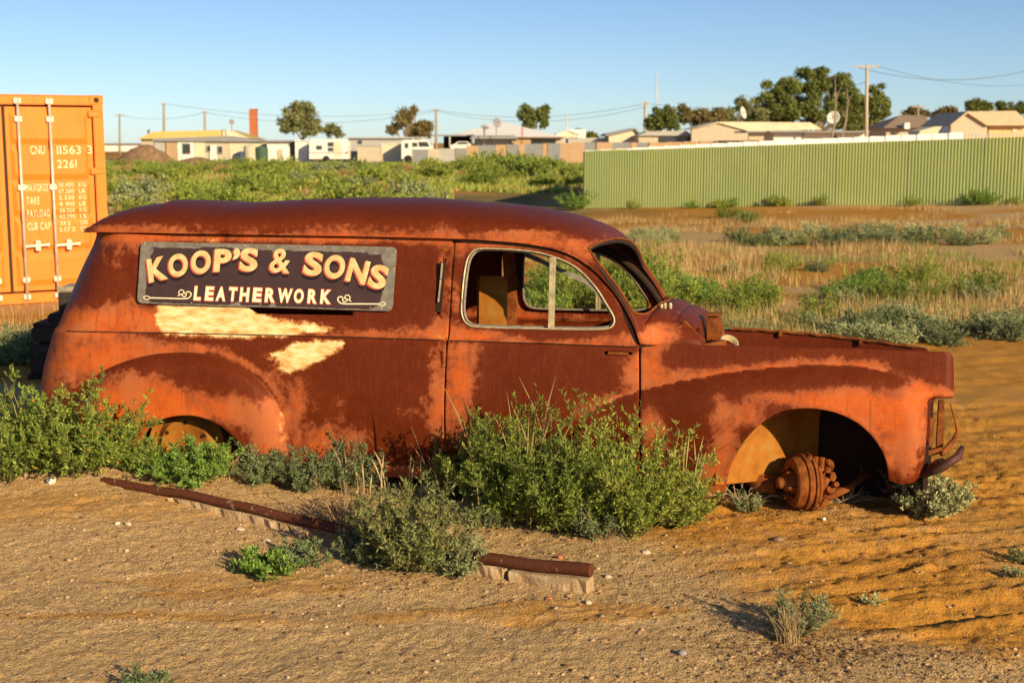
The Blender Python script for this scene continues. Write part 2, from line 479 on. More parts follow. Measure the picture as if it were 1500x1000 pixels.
belt = Lc([(30, 483), (72, 484.5), (300, 488.5), (500, 493), (650, 498), (800, 503), (935, 508), (965, 505), (1100, 507), (1250, 511), (1400, 516.5)], 0.0)
zb = interp_line(belt)
_xr = Lc([(127, 338), (105, 400), (86, 460), (78, 486), (67, 530), (60, 570), (58, 660), (58, 720)], 0.20) - np.array([0.045, 0])
xr_f = lambda z: np.interp(z, _xr[::-1, 1], _xr[::-1, 0])
crown_px = [(815, 640), (840, 618), (870, 598), (905, 582), (940, 570), (1000, 556), (1060, 545), (1120, 538), (1200, 532.5), (1260, 535), (1310, 546), (1345, 561), (1362, 575), (1400, 600)]
crown = interp_line(Lc(crown_px, -0.02))
X815 = L(815, 600, 0)[0]; X940 = L(940, 600, 0)[0]; X1060 = L(1060, 600, 0)[0]
XF_LOW = L(1358, 620, 0.05)[0]; XF_NOSE = L(1398, 560, 0.05)[0]; Z_NOSE = L(1370, 585, 0)[1]
def side_y(x, z, rear_round=True):
    x = np.asarray(x, float); z = np.asarray(z, float)
    dz = z - zb(x)
    up = 0.022 * np.clip(dz / 0.013, 0, 1) ** 0.7 + 0.014 * (1 - np.exp(-np.maximum(dz - .013, 0) / 0.04)) + 0.095 * np.clip(dz / 0.5, 0, 1.4) ** 1.7
    lo = 0.075 * np.clip((-dz - 0.25) / 0.42, 0, 1.3) ** 2 - 0.012 * np.sin(np.clip(-dz / 0.5, 0, 1) * math.pi) - 0.003
    front = sstep(X940 - 0.0, X940 + 0.02, x)
    y = np.where(dz > 0, up * (1 - front) + 0.012 * front, lo)
    y = y + (1 - front) * 0.010 * np.exp(-((dz + 0.0005) / 0.0026) ** 2)
    # front wing swelling below its crown line
    d = crown(x) - z
    amp = 0.085 * sstep(X815, X1060 + 0.1, x) ** 0.8
    tau = np.clip(d / 0.15, 0, 1)
    y = y - amp * (1 - (1 - tau) ** 2)
    y = y + 0.05 * front * np.clip((d - 0.22) / 0.4, 0, 1) ** 2
    # rounded nose of the wing
    w = sstep(Z_NOSE - 0.01, Z_NOSE + 0.015, z)
    for xf, a, b, ww in ((XF_LOW, 0.10, 0.12, 1 - w), (XF_NOSE, 0.05, 0.05, w)):
        q = np.clip((x - (xf - a)) / a, 0, 1)
        y = y + ww * b * (1 - np.sqrt(np.clip(1 - q * q, 0, 1)))
    if rear_round:
        a, b = 0.34, 0.42
        q = np.clip((a - (x - xr_f(z))) / a, 0, 1)
        y = y + b * (1 - np.sqrt(np.clip(1 - q * q, 0, 1)))
    y = y + 0.012 * (fbm(x * 2.7, z * 2.7, 2, 31) - 0.5) + 0.0035 * (fbm(x * 9, z * 9, 2, 32) - 0.5)
    return y
def map_side(off=0.0):
    def f(p):
        return np.stack([p[:, 0], side_y(p[:, 0], p[:, 1]) + off, p[:, 1]], -1)
    return f

# -------- paint map: where the brown coat has burnt through to orange, in picture coordinates of the near side
WEAR = [  # u, v, ru, rv, amount
    (330, 348, 260, 8, .75), (560, 350, 110, 9, .55), (170, 362, 50, 18, .45), (215, 345, 40, 10, .3), (240, 400, 40, 40, .22), (160, 385, 25, 30, .22),
    (150, 468, 120, 22, .85), (300, 475, 160, 16, .55), (560, 490, 110, 10, .62), (110, 530, 60, 45, .8), (190, 520, 60, 35, .8), (290, 512, 70, 10, .6), (240, 455, 60, 16, .3),
    (64, 560, 16, 60, .6), (395, 545, 22, 40, .45), (425, 600, 24, 50, .65), (440, 570, 14, 40, .3),
    (470, 655, 55, 38, .65), (520, 640, 30, 30, .3), (560, 690, 90, 10, .7), (480, 580, 40, 22, .33), (600, 605, 28, 14, .42), (596, 530, 22, 20, .28), (610, 572, 24, 12, .25),
    (640, 600, 17, 110, .65), (648, 420, 10, 80, .5), (645, 480, 34, 16, .55),
    (672, 570, 22, 85, .72), (680, 500, 32, 16, .65), (690, 545, 30, 24, .4), (676, 365, 22, 18, .5), (770, 356, 110, 10, .8), (850, 380, 40, 16, .6), (730, 490, 60, 7, .5), (800, 500, 120, 6, .5),
    (900, 498, 40, 10, .45), (925, 545, 22, 38, .6), (890, 585, 55, 16, .65), (868, 605, 40, 14, .5), (690, 640, 30, 30, .45), (668, 440, 8, 40, .4),
    (952, 535, 28, 32, .75), (985, 552, 50, 8, .6), (1050, 541, 70, 6, .5), (1140, 532, 80, 6, .42), (1240, 524, 90, 7, .35),
    (955, 620, 22, 48, .75), (960, 690, 30, 40, .7), (1060, 655, 26, 70, .7), (1100, 610, 40, 22, .6), (1190, 584, 90, 14, .85), (1290, 600, 60, 40, .8), (1320, 640, 40, 70, .9), (1230, 592, 60, 22, .6), (1345, 580, 16, 20, .5),
    (1378, 578, 22, 12, .85), (1330, 600, 24, 30, .25), (1040, 700, 30, 30, .7),
    (380, 332, 320, 9, .45), (150, 336, 60, 6, .6), (740, 342, 120, 6, .5), (860, 362, 30, 12, .5), (965, 490, 26, 16, .7), (905, 470, 16, 40, .3), (990, 470, 40, 25, .3),
]
WEAR_RF = [(205, 590, 80, 42, .9), (300, 600, 70, 30, .6), (170, 625, 60, 40, .7), (395, 640, 32, 55, .9), (360, 610, 30, 26, .45), (330, 588, 40, 14, .3), (260, 605, 80, 10, .5), (225, 645, 40, 30, .7)]
CREAM = [(262, 466, 42, 26, .95), (340, 468, 40, 22, .9), (300, 478, 90, 12, .8), (430, 478, 80, 13, .68), (440, 518, 48, 20, .98), (475, 508, 34, 12, .8), (400, 528, 22, 7, .45), (310, 352, 22, 6, .5), (560, 522, 8, 8, .45), (578, 496, 14, 4, .4), (648, 495, 16, 6, .4), (680, 515, 12, 12, .28), (412, 625, 9, 45, .5), (290, 533, 14, 4, .42)]
def blobs(u, v, lst):
    s = np.zeros(len(u))
    for bu, bv, ru, rv, a in lst:
        e = ((u - bu) / ru) ** 2 + ((v - bv) / rv) ** 2
        s = 1 - (1 - s) * (1 - 0.9 * a * np.exp(-0.85 * e))
    return np.clip(s, 0, 1)

BELT_PX = ([30, 72, 300, 500, 650, 800, 935], [483, 484.5, 488.5, 493, 498, 503, 508])
CR_U = [p[0] for p in crown_px]; CR_V = [p[1] for p in crown_px]
POLY1 = np.array([(229, 444), (230, 470), (234, 488), (300, 492), (380, 494), (470, 494), (492, 487), (497, 476), (470, 470), (420, 468), (385, 462), (362, 452), (350, 444)], float)
POLY2 = np.array([(390, 524), (402, 514), (430, 503), (470, 498.5), (503, 500), (501, 508), (488, 518), (462, 531), (440, 541), (417, 545), (403, 540), (410, 532)], float)
def sdist(P, poly):
    d = np.full(len(P), 1e9); x, y = P[:, 0], P[:, 1]; ins = np.zeros(len(P), bool); n = len(poly)
    for i in range(n):
        a, b = poly[i], poly[(i + 1) % n]; ab = b - a; t_ = np.clip(((P - a) @ ab) / (ab @ ab), 0, 1)
        d = np.minimum(d, np.linalg.norm(P - (a + t_[:, None] * ab), axis=1))
        if a[1] != b[1]: ins ^= ((a[1] > y) != (b[1] > y)) & (x < (b[0] - a[0]) * (y - a[1]) / (b[1] - a[1]) + a[0])
    return np.where(ins, d, -d)
def wear_map(u, v, lst):
    w_ = blobs(u, v, lst)
    if lst is WEAR:
        d = np.interp(u, *BELT_PX) - v; on = sstep(70, 90, u) * (1 - sstep(925, 940, u))
        w_ = np.where(d > 0, np.maximum(w_, on * .58 * np.exp(-(np.maximum(d, 0) / 11) ** 1.6)), w_ * (1 - on * .55 * np.exp(-(np.minimum(d, 0) / 9) ** 2) * sstep(150, 230, u)))
        d = np.interp(u, CR_U, CR_V) - v; on = sstep(820, 870, u) * (1 - sstep(1290, 1350, u))
        w_ = np.where(d > 0, np.maximum(w_, on * .66 * np.exp(-(np.maximum(d, 0) / 15) ** 1.5)), w_ * (1 - on * .85 * np.exp(-(np.minimum(d, 0) / 26) ** 2)))
        # burnt edge round the rear wing
        e = np.hypot((u - 268) / 160, (v - 668) / 152); w_ = np.maximum(w_, .62 * np.exp(-((e - 1.06) / .055) ** 2) * (v < 690) * (u > 100))
    return np.clip(w_, 0, 1)
def cream_map(u, v):
    P = np.stack([u, v], -1); s1 = np.clip(.5 + sdist(P, POLY1) / 26, 0, 1) - .30 * sstep(360, 490, u) ; s2 = np.clip(.5 + sdist(P, POLY2) / 22, 0, 1)
    s2 = s2 - .12 * (1 - sstep(395, 440, u))
    return np.clip(np.maximum(np.maximum(s1, s2) * 1.0, blobs(u, v, [c for c in CREAM if not (220 < c[0] < 510 and 440 < c[1] < 532)])), 0, 1)
def resample(loop, step, closed=True):
    loop = np.asarray(loop, float)
    if closed: loop = np.vstack([loop, loop[:1]])
    seg = np.linalg.norm(np.diff(loop, axis=0), axis=1); out = []
    for i, s in enumerate(seg):
        n = max(1, int(math.ceil(s / step)))
        for k in range(n): out.append(loop[i] + (loop[i + 1] - loop[i]) * k / n)
    if not closed: out.append(loop[-1])
    return np.array(out)
def smooth_loop(pts, step, closed=True):
    """Catmull-Rom through pts, resampled"""
    P = np.asarray(pts, float); n = len(P); out = []
    rng = range(n) if closed else range(n - 1)
    for i in rng:
        p0, p1, p2, p3 = (P[(i - 1) % n], P[i], P[(i + 1) % n], P[(i + 2) % n]) if closed else (P[max(i - 1, 0)], P[i], P[i + 1], P[min(i + 2, n - 1)])
        m = max(1, int(np.linalg.norm(p2 - p1) / step))
        for k in range(m):
            t = k / m
            out.append(0.5 * ((2 * p1) + (-p0 + p2) * t + (2 * p0 - 5 * p1 + 4 * p2 - p3) * t ** 2 + (-p0 + 3 * p1 - 3 * p2 + p3) * t ** 3))
    if not closed: out.append(P[-1])
    return np.array(out)
def inside(P, loop):
    x, y = P[:, 0], P[:, 1]; r = np.zeros(len(P), bool); n = len(loop)
    for i in range(n):
        x1, y1 = loop[i]; x2, y2 = loop[(i + 1) % n]
        if y1 == y2: continue
        c = ((y1 > y) != (y2 > y)) & (x < (x2 - x1) * (y - y1) / (y2 - y1) + x1)
        r ^= c
    return r
def dist_to(P, line):
    d = np.full(len(P), 1e9)
    for i in range(len(line) - 1):
        a, b = line[i], line[i + 1]; ab = b - a; q = max(ab @ ab, 1e-12)
        t = np.clip(((P - a) @ ab) / q, 0, 1)
        d = np.minimum(d, np.linalg.norm(P - (a + t[:, None] * ab), axis=1))
    return d
def area2(l):
    return 0.5 * np.sum(l[:, 0] * np.roll(l[:, 1], -1) - np.roll(l[:, 0], -1) * l[:, 1])
def patch(outer, holes, fmap, step, creases=(), extra=None, edge=0.003, flange=0.02, gstep=None, bstep=None, open_from=None):
    """triangulated sheet: outline + holes in a flat parameter space, bent into place by fmap, edges rolled inward"""
    gs = gstep or (step, step); bs = bstep or step
    loops = []
    o = np.asarray(outer, float)
    if area2(o) < 0: o = o[::-1]
    loops.append(resample(o, bs))
    for h in holes:
        h = np.asarray(h, float)
        if area2(h) > 0: h = h[::-1]
        loops.append(resample(h, bs))
    pts = []; edges = []
    for l in loops:
        n0 = len(pts); pts += [tuple(p) for p in l]; m = len(l)
        edges += [(n0 + i, n0 + (i + 1) % m) for i in range(m)]
    for c in creases:
        c = resample(np.asarray(c, float), bs, False)
        ok = inside(c, loops[0])
        for l in loops[1:]: ok &= ~inside(c, l)
        for l in loops: ok &= dist_to(c, np.vstack([l, l[:1]])) > 0.3 * bs
        idx = {}
        for i, p in enumerate(c):
            if ok[i]: idx[i] = len(pts); pts.append(tuple(p))
        edges += [(idx[i], idx[i + 1]) for i in range(len(c) - 1) if i in idx and i + 1 in idx]
    mn, mx = loops[0].min(0), loops[0].max(0)
    X, Y = np.meshgrid(np.arange(mn[0], mx[0], gs[0]), np.arange(mn[1], mx[1], gs[1]))
    G = np.stack([X.ravel() + (np.arange(X.size) // X.shape[1] % 2) * gs[0] * 0.5, Y.ravel()], -1)
    if extra is not None: G = np.vstack([G, extra])
    ok = inside(G, loops[0])
    for l in loops[1:]: ok &= ~inside(G, l)
    G = G[ok]
    sc = np.array([1.0 / gs[0], 1.0 / gs[1]])
    for l in loops:
        G = G[dist_to(G * sc, np.vstack([l, l[:1]]) * sc) > 0.35]
    for c in creases:
        G = G[dist_to(G * sc, np.asarray(c, float) * sc) > 0.3]
    pts += [tuple(p) for p in G]
    vo, eo, fo, ov, oe, of = delaunay_2d_cdt([Vector(p) for p in pts], edges, [], 0, 1e-7)
    P2 = np.array([v[:] for v in vo]); T = np.array([f[:] for f in fo])
    cen = P2[T].mean(1)
    ok = inside(cen, loops[0])
    for l in loops[1:]: ok &= ~inside(cen, l)
    T = T[ok]
    P3 = fmap(P2)
    remap = {}
    for i, src in enumerate(ov):
        for s in src: remap[s] = i
    Vall = [P3]; Fall = [tuple(t) for t in T]; nv = len(P3)
    src2d = [P2]
    base = 0; e = 1e-4
    for l in loops:
        m = len(l); ids = [remap[base + i] for i in range(m)]; base += m
        Pb = P3[ids]; q = P2[ids]
        du = fmap(q + [e, 0]) - fmap(q - [e, 0]); dv = fmap(q + [0, e]) - fmap(q - [0, e])
        Nn = np.cross(du, dv); Nn /= np.linalg.norm(Nn, axis=1)[:, None] + 1e-12
        Tn = np.roll(Pb, -1, 0) - np.roll(Pb, 1, 0); Tn /= np.linalg.norm(Tn, axis=1)[:, None] + 1e-12
        O = np.cross(Tn, Nn)
        prev = ids
        for a, b in ((0.7, 0.3), (1.0, 1.0), (1.0, flange / edge)):
            row = Pb + O * edge * a - Nn * edge * b
            ids2 = list(range(nv, nv + m)); nv += m
            Vall.append(row); src2d.append(q)
            for i in range(m):
                j = (i + 1) % m
                Fall.append((prev[j], prev[i], ids2[i], ids2[j]))
            prev = ids2
    return np.vstack(Vall), Fall, np.vstack(src2d)
def van_part(name, V, F, mat, wear=None, cream=None, parent=None, far=True, smooth=True, px=None):
    par = parent or VAN
    u, v = proj(V) if px is None else px
    at_ = {'wear': wear_map(u, v, WEAR if wear is None else wear), 'cream': cream_map(u, v) if cream is None else blobs(u, v, cream)}
    o = obj(name, mesh_np(name, V, F, mat, smooth, at_), par)
    o2 = None
    if far:
        V2 = V.copy(); V2[:, 1] = VW - V2[:, 1]
        at2 = dict(at_); at2['cream'] = np.zeros(len(V2))
        o2 = obj(name, mesh_np(name, V2, [tuple(f[::-1]) for f in F], mat, smooth, at2), VAN if parent is None else None)
    return o, o2

# -------- materials
t = NT('burnt_paint'); co = t.obj_co()
w = t.attr('wear'); cr = t.attr('cream')
n1 = t.noise(co, 9, 8, 0.68, 0.3); n2 = t.noise(co, 38, 5, 0.7); n3 = t.noise(co, 3, 4, 0.55)
mp = t.n('ShaderNodeMapping'); mp.inputs['Scale'].default_value = (90, 90, 8); t.l(co, mp.inputs[0])
streak = t.noise(mp.outputs[0], 1.0, 4, 0.6)
mp2 = t.n('ShaderNodeMapping'); mp2.inputs['Scale'].default_value = (13, 30, 42); t.l(co, mp2.inputs[0])
brush = t.noise(mp2.outputs[0], 1.0, 5, 0.6)
n4 = t.noise(co, 20, 6, 0.75, 0.6)
ws = t.math('ADD', w, t.math('MULTIPLY', t.math('SUBTRACT', n1, 0.5), 1.0))
ws = t.math('ADD', ws, t.math('MULTIPLY', t.math('SUBTRACT', n4, 0.5), 0.75))
ws = t.math('ADD', ws, t.math('MULTIPLY', t.math('SUBTRACT', n2, 0.5), 0.45))
ws = t.math('ADD', ws, t.math('MULTIPLY', t.math('SUBTRACT', n3, 0.5), 0.55))
c_main = t.ramp(ws, [(0.05, (0.108, 0.0160, 0.0028)), (0.36, (0.136, 0.0205, 0.0038)), (0.43, (0.225, 0.050, 0.017)), (0.56, (0.35, 0.082, 0.026)), (0.72, (0.52, 0.098, 0.016)), (1.0, (0.66, 0.130, 0.016))])
c_main = t.mix(t.mapr(n4, 0.35, 0.65, 0.0, 0.14), c_main, (0.20, 0.048, 0.014))
n5 = t.noise(co, 4.5, 6, 0.7)
c_main = t.mix(t.math('MULTIPLY', t.mapr(ws, 0.40, 0.62), t.mapr(n5, 0.45, 0.62, 0.0, 0.75)), c_main, (0.43, 0.135, 0.052))
c_main = t.mix(t.mapr(streak, 0.52, 0.85, 0, 0.30), c_main, (0.26, 0.070, 0.022))
spk = t.noise(co, 170, 2, 0.5)
c_main = t.mix(t.mapr(spk, 0.63, 0.74, 0, 0.6), c_main, (0.045, 0.012, 0.005))
sp2 = t.noise(co, 75, 3, 0.75, 1.2)
c_main = t.mix(t.mapr(sp2, 0.66, 0.74, 0, 0.5), c_main, (0.44, 0.19, 0.08))
mp4 = t.n('ShaderNodeMapping'); mp4.inputs['Scale'].default_value = (34, 34, 1.6); t.l(co, mp4.inputs[0])
runs = t.noise(mp4.outputs[0], 1.0, 3, 0.6)
c_main = t.mix(t.mapr(runs, 0.56, 0.72, 0, 0.38), c_main, (0.085, 0.018, 0.005))
mp3 = t.n('ShaderNodeMapping'); mp3.inputs['Scale'].default_value = (26, 40, 9); mp3.inputs['Rotation'].default_value = (0, 0.7, 0); t.l(co, mp3.inputs[0])
scr_n = t.noise(mp3.outputs[0], 2.2, 2, 0.5, 2.0)
scm = t.math('MULTIPLY', t.mapr(t.math('ABSOLUTE', t.math('SUBTRACT', scr_n, 0.5)), 0.0, 0.0045, 1, 0), t.mapr(n3, 0.52, 0.62))
c_main = t.mix(t.math('MULTIPLY', scm, 0.5), c_main, (0.42, 0.18, 0.08))
cm = t.math('ADD', cr, t.math('MULTIPLY', t.math('SUBTRACT', brush, 0.5), 0.5))
cm = t.math('ADD', cm, t.math('MULTIPLY', t.math('SUBTRACT', n1, 0.5), 0.7))
cm = t.math('ADD', cm, t.math('MULTIPLY', t.math('SUBTRACT', n4, 0.5), 0.55))
cm = t.math('ADD', cm, t.math('MULTIPLY', t.math('SUBTRACT', n2, 0.5), 0.5))
c_cream = t.ramp(brush, [(0.3, (0.58, 0.24, 0.055)), (0.46, (0.80, 0.52, 0.21)), (0.62, (0.88, 0.70, 0.40))])
colr = t.mix(t.mapr(cm, 0.46, 0.60), c_main, c_cream)
colr = t.mix(t.mapr(cm, 0.34, 0.46, 0, 1), c_main, t.mix(t.mapr(cm, 0.46, 0.60), t.mix(0.5, c_main, (0.58, 0.22, 0.05)), c_cream))
hh = t.math('ADD', t.math('MULTIPLY', n2, 0.4), t.math('MULTIPLY', spk, 0.5))
rough = t.mapr(ws, 0.2, 0.6, 0.50, 0.75)
t.done(colr, rough, 0, t.bump(hh, 0.5, 0.003), 0.15)
MAT_RUST = t.m
t = NT('scaly_rust'); co = t.obj_co()
n1 = t.noise(co, 14, 8, 0.7); n2 = t.noise(co, 90, 4, 0.7)
c = t.ramp(n1, [(0.3, (0.10, 0.026, 0.007)), (0.5, (0.22, 0.062, 0.013)), (0.7, (0.38, 0.13, 0.024))])
t.done(c, 0.85, 0, t.bump(t.math('ADD', n1, n2), 0.8, 0.006), 0.2)
MAT_SCALE = t.m
t = NT('ochre_rust'); co = t.obj_co()
n1 = t.noise(co, 6, 7, 0.66); n2 = t.noise(co, 70, 4, 0.7)
c = t.ramp(n1, [(0.3, (0.22, 0.065, 0.010)), (0.52, (0.36, 0.135, 0.017)), (0.72, (0.36, 0.215, 0.062))])
c = t.mix(t.mapr(n2, 0.6, 0.72, 0, 0.7), c, (0.26, 0.09, 0.02))
t.done(c, 0.85, 0, t.bump(n2, 0.5, 0.003), 0.2)
MAT_OCHRE = t.m
MAT_TRIM = simple_mat('weathered_bright_trim', (0.52, 0.42, 0.25), 0.45, 0.3, 0.35, 30, 0.5)
MAT_GREYRUB = simple_mat('grey_perished_rubber', (0.22, 0.20, 0.17), 0.8, 0, 0.3, 40)
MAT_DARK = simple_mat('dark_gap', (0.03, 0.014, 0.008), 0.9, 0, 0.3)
MAT_RUBBER = simple_mat('black_rubber', (0.02, 0.018, 0.016), 0.7, 0, 0.3)

# -------- side panel behind the door
st = 0.016
def zpx(u, v, y=0.0): return L(u, v, y)
rear_z = np.linspace(L(100, 341, .2)[1], L(60, 650, .2)[1], 22)
rear_edge = [(float(xr_f(z)) + 0.0006, z) for z in rear_z]           # from the top down
top = [L(u, v, 0.085) for u, v in [(659.5, 351), (560, 348.5), (430, 346.5), (300, 344.5), (190, 343.5)]]
right = [L(u, v, 0.0) for u, v in [(645.5, 694), (649.5, 600), (652.5, 500)]] + [L(656.5, 420, 0.03)]
bottom = [L(u, v, 0.0) for u, v in [(100, 640), (130, 600), (190, 572), (300, 566), (385, 600), (402, 640), (408, 694)]]
outer = rear_edge + bottom + right + top
slot = [L(u, v, 0.018) for u, v in [(357, 450), (515, 455), (514.5, 463), (374, 460.5)]]
traf = smooth_loop([L(u, v, 0.05) for u, v in [(643.5, 381), (647, 379.5), (650.5, 382), (646, 458), (642, 460), (638.5, 457)]], 0.004)
ex = []
for z in np.arange(rear_z[-1], rear_z[0], 0.018):
    for d in (0.0015, 0.004, 0.009, 0.017, 0.028, 0.042, 0.06): ex.append((float(xr_f(z)) + d, z))
def bl(off): return [(x, zb(x) + off) for x in np.linspace(-2.6, X940, 120)]
V, F, q = patch(outer, [slot, traf], map_side(), st, [bl(0.0135), bl(0.0045), bl(-0.0005), bl(-0.0055)], np.array(ex), bstep=0.014)
o_side, _ = van_part('side_panel', V, F, MAT_RUST)

def belt_shade_line(u0, u1, parent):  # added dark tube standing in for the shade line along the belt crease
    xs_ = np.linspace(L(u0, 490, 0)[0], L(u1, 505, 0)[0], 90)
    MB().tube([(x, float(side_y(x, zb(x) - .006)) + .0006, float(zb(x)) - .0005) for x in xs_], 0.0026, 5).build('belt_shade_line', MAT_DARK, parent, True)
belt_shade_line(96, 650, o_side)
# -------- rear wing
arc = smooth_loop([L(u, v, -0.02) for u, v in [(96, 640), (104, 600), (120, 572), (150, 545), (200, 525.5), (250, 518), (300, 520), (340, 531), (370, 549), (395, 576), (411, 607), (420.5, 640), (425, 668), (426, 694)]], 0.012, False)
rarch = smooth_loop([L(u, v, -0.05) for u, v in [(374, 694), (366, 668), (347, 641), (322, 619), (292, 607.5), (262, 607), (236, 614), (216, 630), (204, 655), (200, 694)]], 0.01, False)
outer = np.vstack([arc, rarch, [L(110, 694, -0.02)]])
arc_line = arc
def map_rf(p):
    d = np.minimum(dist_to(p, arc_line), 0.13) / 0.13
    y = side_y(p[:, 0], p[:, 1], True) * 0.6 - 0.014 - 0.062 * np.sqrt(np.clip(1 - (1 - d) ** 2, 0, 1))
    da = np.minimum(dist_to(p, rarch), 0.03) / 0.03
    return np.stack([p[:, 0], y - 0.006 * (1 - da) ** 2, p[:, 1]], -1)
V, F, q = patch(outer, [], map_rf, st, [], None, edge=0.004, flange=0.022, bstep=0.012)
o_rf, o_rf2 = van_part('rear_wing', V, F, MAT_RUST, WEAR_RF, [c for c in CREAM if c[1] > 525 and c[0] < 420])
MB().tube([(float(p[0]), float(side_y(p[0], p[1])) - 0.003, float(p[1])) for p in arc[6::2]], 0.0055, 6).build('wing_piping', MAT_SCALE, o_rf, True)

# -------- door
d_top = [(664.5, 351.5), (720, 355), (780, 361), (828, 373.5), (865, 397), (897, 432), (921, 471), (934.5, 505)]
d_outer = [L(u, v, 0.075) for u, v in d_top[:4]] + [L(865, 397, 0.065), L(897, 432, 0.04), L(921, 471, 0.02), L(934.5, 505, 0.0)]
d_outer += [L(935.5, 600, 0), L(936, 694, 0), L(650.5, 694, 0), L(654, 600, 0), L(657, 500, 0), L(660.5, 420, 0.03)]
win_px = [(676, 440), (679, 390), (686, 371), (702, 364.5), (760, 367), (800, 374), (840, 391), (870, 419), (889, 447), (899.5, 465), (898.5, 475.5), (888, 481), (850, 482), (770, 480.5), (705, 478.5), (686, 474.5), (677.5, 462)]
win = smooth_loop([L(u, v, 0.045) for u, v in win_px], 0.012)
hnd = smooth_loop([L(u, v, 0.0) for u, v in [(884, 516), (888, 513.5), (922, 514.5), (926.5, 517), (923, 520.5), (888, 520)]], 0.006)
V, F, q = patch(d_outer, [win, hnd], map_side(), st, [bl(0.0135), bl(0.0045), bl(-0.0005), bl(-0.0055), [(x, crown(x)) for x in np.linspace(X815, X940, 30)]], None, bstep=0.013, flange=0.03)
o_door, o_door2 = van_part('door', V, F, MAT_RUST)
belt_shade_line(660, 933, o_door)
def win_tube(off_in, dy, r, mat, nm, par, sgn=1, pts=None, n=6, cl=True):
    c = win.mean(0); P = []
    for p in (win if pts is None else pts):
        x, z = p
        yy = float(side_y(x, z)) + dy
        P.append((x, yy if sgn > 0 else VW - yy, z))
    if cl: P.append(P[0])
    return MB().tube(P, r, n).build(nm, mat, par, True)
win_tube(0, -0.003, 0.0048, MAT_TRIM, 'window_trim', o_door)
win_in = win.mean(0) + (win - win.mean(0)) * 0.975
win_tube(0, 0.018, 0.007, MAT_GREYRUB, 'window_channel', o_door, 1, win_in)
win_tube(0, -0.003, 0.0048, MAT_SCALE, 'window_trim', o_door2, -1)
win_tube(0, 0.016, 0.006, MAT_GREYRUB, 'window_channel', o_door2, -1, win_in)
for sgn, dd in ((1, o_door), (-1, o_door2)):
    xb, zt = L(808.5, 377, 0.06); xb2, zb2 = L(806, 481, 0.03)
    y1, y2 = 0.062, 0.03
    if sgn < 0: y1, y2 = VW - y1, VW - y2
    MB().bar((xb, y1, zt), (xb2, y2, zb2), 0.018, 0.014, (0, 1, 0)).bar((xb + 0.014, y1 + 0.004 * sgn, zt), (xb2 + 0.014, y2 + 0.004 * sgn, zb2), 0.008, 0.012, (0, 1, 0)).build('quarterlight_bar', MAT_TRIM, dd)
# torn strip of lining hanging across the far opening
P = [(768, 372, 1.30), (790, 381, 1.28), (812, 392, 1.28), (836, 402, 1.28), (858, 412, 1.30), (872, 424, 1.32), (888, 446, 1.34)]
q = [(L(u, v, y)[0], y, L(u, v, y)[1]) for u, v, y in P]
m = MB()
for i in range(len(q) - 1): m.bar(q[i], q[i + 1], 0.028 - 0.003 * (i % 3), 0.006, (0, 1, 0))
m.build('torn_lining', MAT_GREYRUB, VAN)
# recessed handle
a = L(890, 516.6, 0.004); b = L(921, 517.6, 0.004)
MB().bar((a[0], 0.010, a[1]), (b[0], 0.010, b[1]), 0.012, 0.014, (0, 0, 1)).build('door_handle', MAT_SCALE, o_door, False, 0.002)
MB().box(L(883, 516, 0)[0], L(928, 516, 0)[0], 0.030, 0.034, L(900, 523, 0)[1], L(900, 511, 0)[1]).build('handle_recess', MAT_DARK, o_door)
for (u0, v0, v1) in ((647.5, 514, 534), (644.5, 640, 662)):
    x0, z0 = L(u0, v0, -0.004); x1, z1 = L(u0, v1, -0.004)
    MB().tube([(x0 + 0.004, -0.006, z0), (x0 + 0.004, -0.006, (z0 * 2 + z1) / 3), (x0 + 0.004, -0.006, (z0 + 2 * z1) / 3), (x1 + 0.004, -0.006, z1)], 0.0085, 10).box(x0 + 0.008, x0 + 0.040, -0.004, 0.002, z1 + 0.006, z0 - 0.006).build('door_hinge', MAT_RUST, o_door, False, 0.0015)
# seam filler and pillar behind the rear door edge
for sgn in (1, -1):
    m = MB()
    pz = [(658.5, 352, .085), (656.5, 420, .035), (653, 500, 0.0), (649.5, 600, 0.0), (646, 694, 0.02)]
    pts = []
    for u, v, y in pz:
        x, z = L(u, v, y); yy = y + 0.045
        pts.append((x, yy + 0.012 if sgn > 0 else VW - yy - 0.012, z))
    for i in range(len(pts) - 1): m.bar(pts[i], pts[i + 1], 0.07, 0.028, (0, 1, 0))
    m.build('door_pillar', MAT_SCALE, VAN)
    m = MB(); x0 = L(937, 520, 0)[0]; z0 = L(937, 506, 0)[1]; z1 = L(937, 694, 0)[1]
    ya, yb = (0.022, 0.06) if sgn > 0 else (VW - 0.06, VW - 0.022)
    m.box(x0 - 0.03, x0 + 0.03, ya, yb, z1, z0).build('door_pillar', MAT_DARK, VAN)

# -------- semaphore indicator slot and lock
x0, z0 = L(647, 384, .05); x1, z1 = L(642, 457, .05)
MB().bar((x0, 0.074, z0), (x1, 0.048, z1), 0.030, 0.006, (0, 1, 0)).build('indicator_recess', MAT_DARK, o_side)
x2, z2 = L(645.5, 408, .05)
MB().bar((x0, 0.062, z0 - 0.004), (x2, 0.055, z2), 0.007, 0.008, (0, 1, 0)).bar((x2 - .001, 0.056, z2 - .004), (x1 + .003, 0.040, z1 + 0.05), 0.006, 0.008, (0, 1, 0)).build('indicator_arm', MAT_TRIM, o_side)
x0, z0 = L(648, 367, .07)
y0 = float(side_y(x0, z0))
MB().lathe([(0.001, -0.004), (0.005, -0.004), (0.006, -0.0015), (0.0085, -0.0015), (0.0105, -0.004), (0.013, -0.003), (0.0135, 0.004)], (x0, y0, z0), (0, 1, 0.15), 20).build('lock_escutcheon', MAT_SCALE, o_side, True)

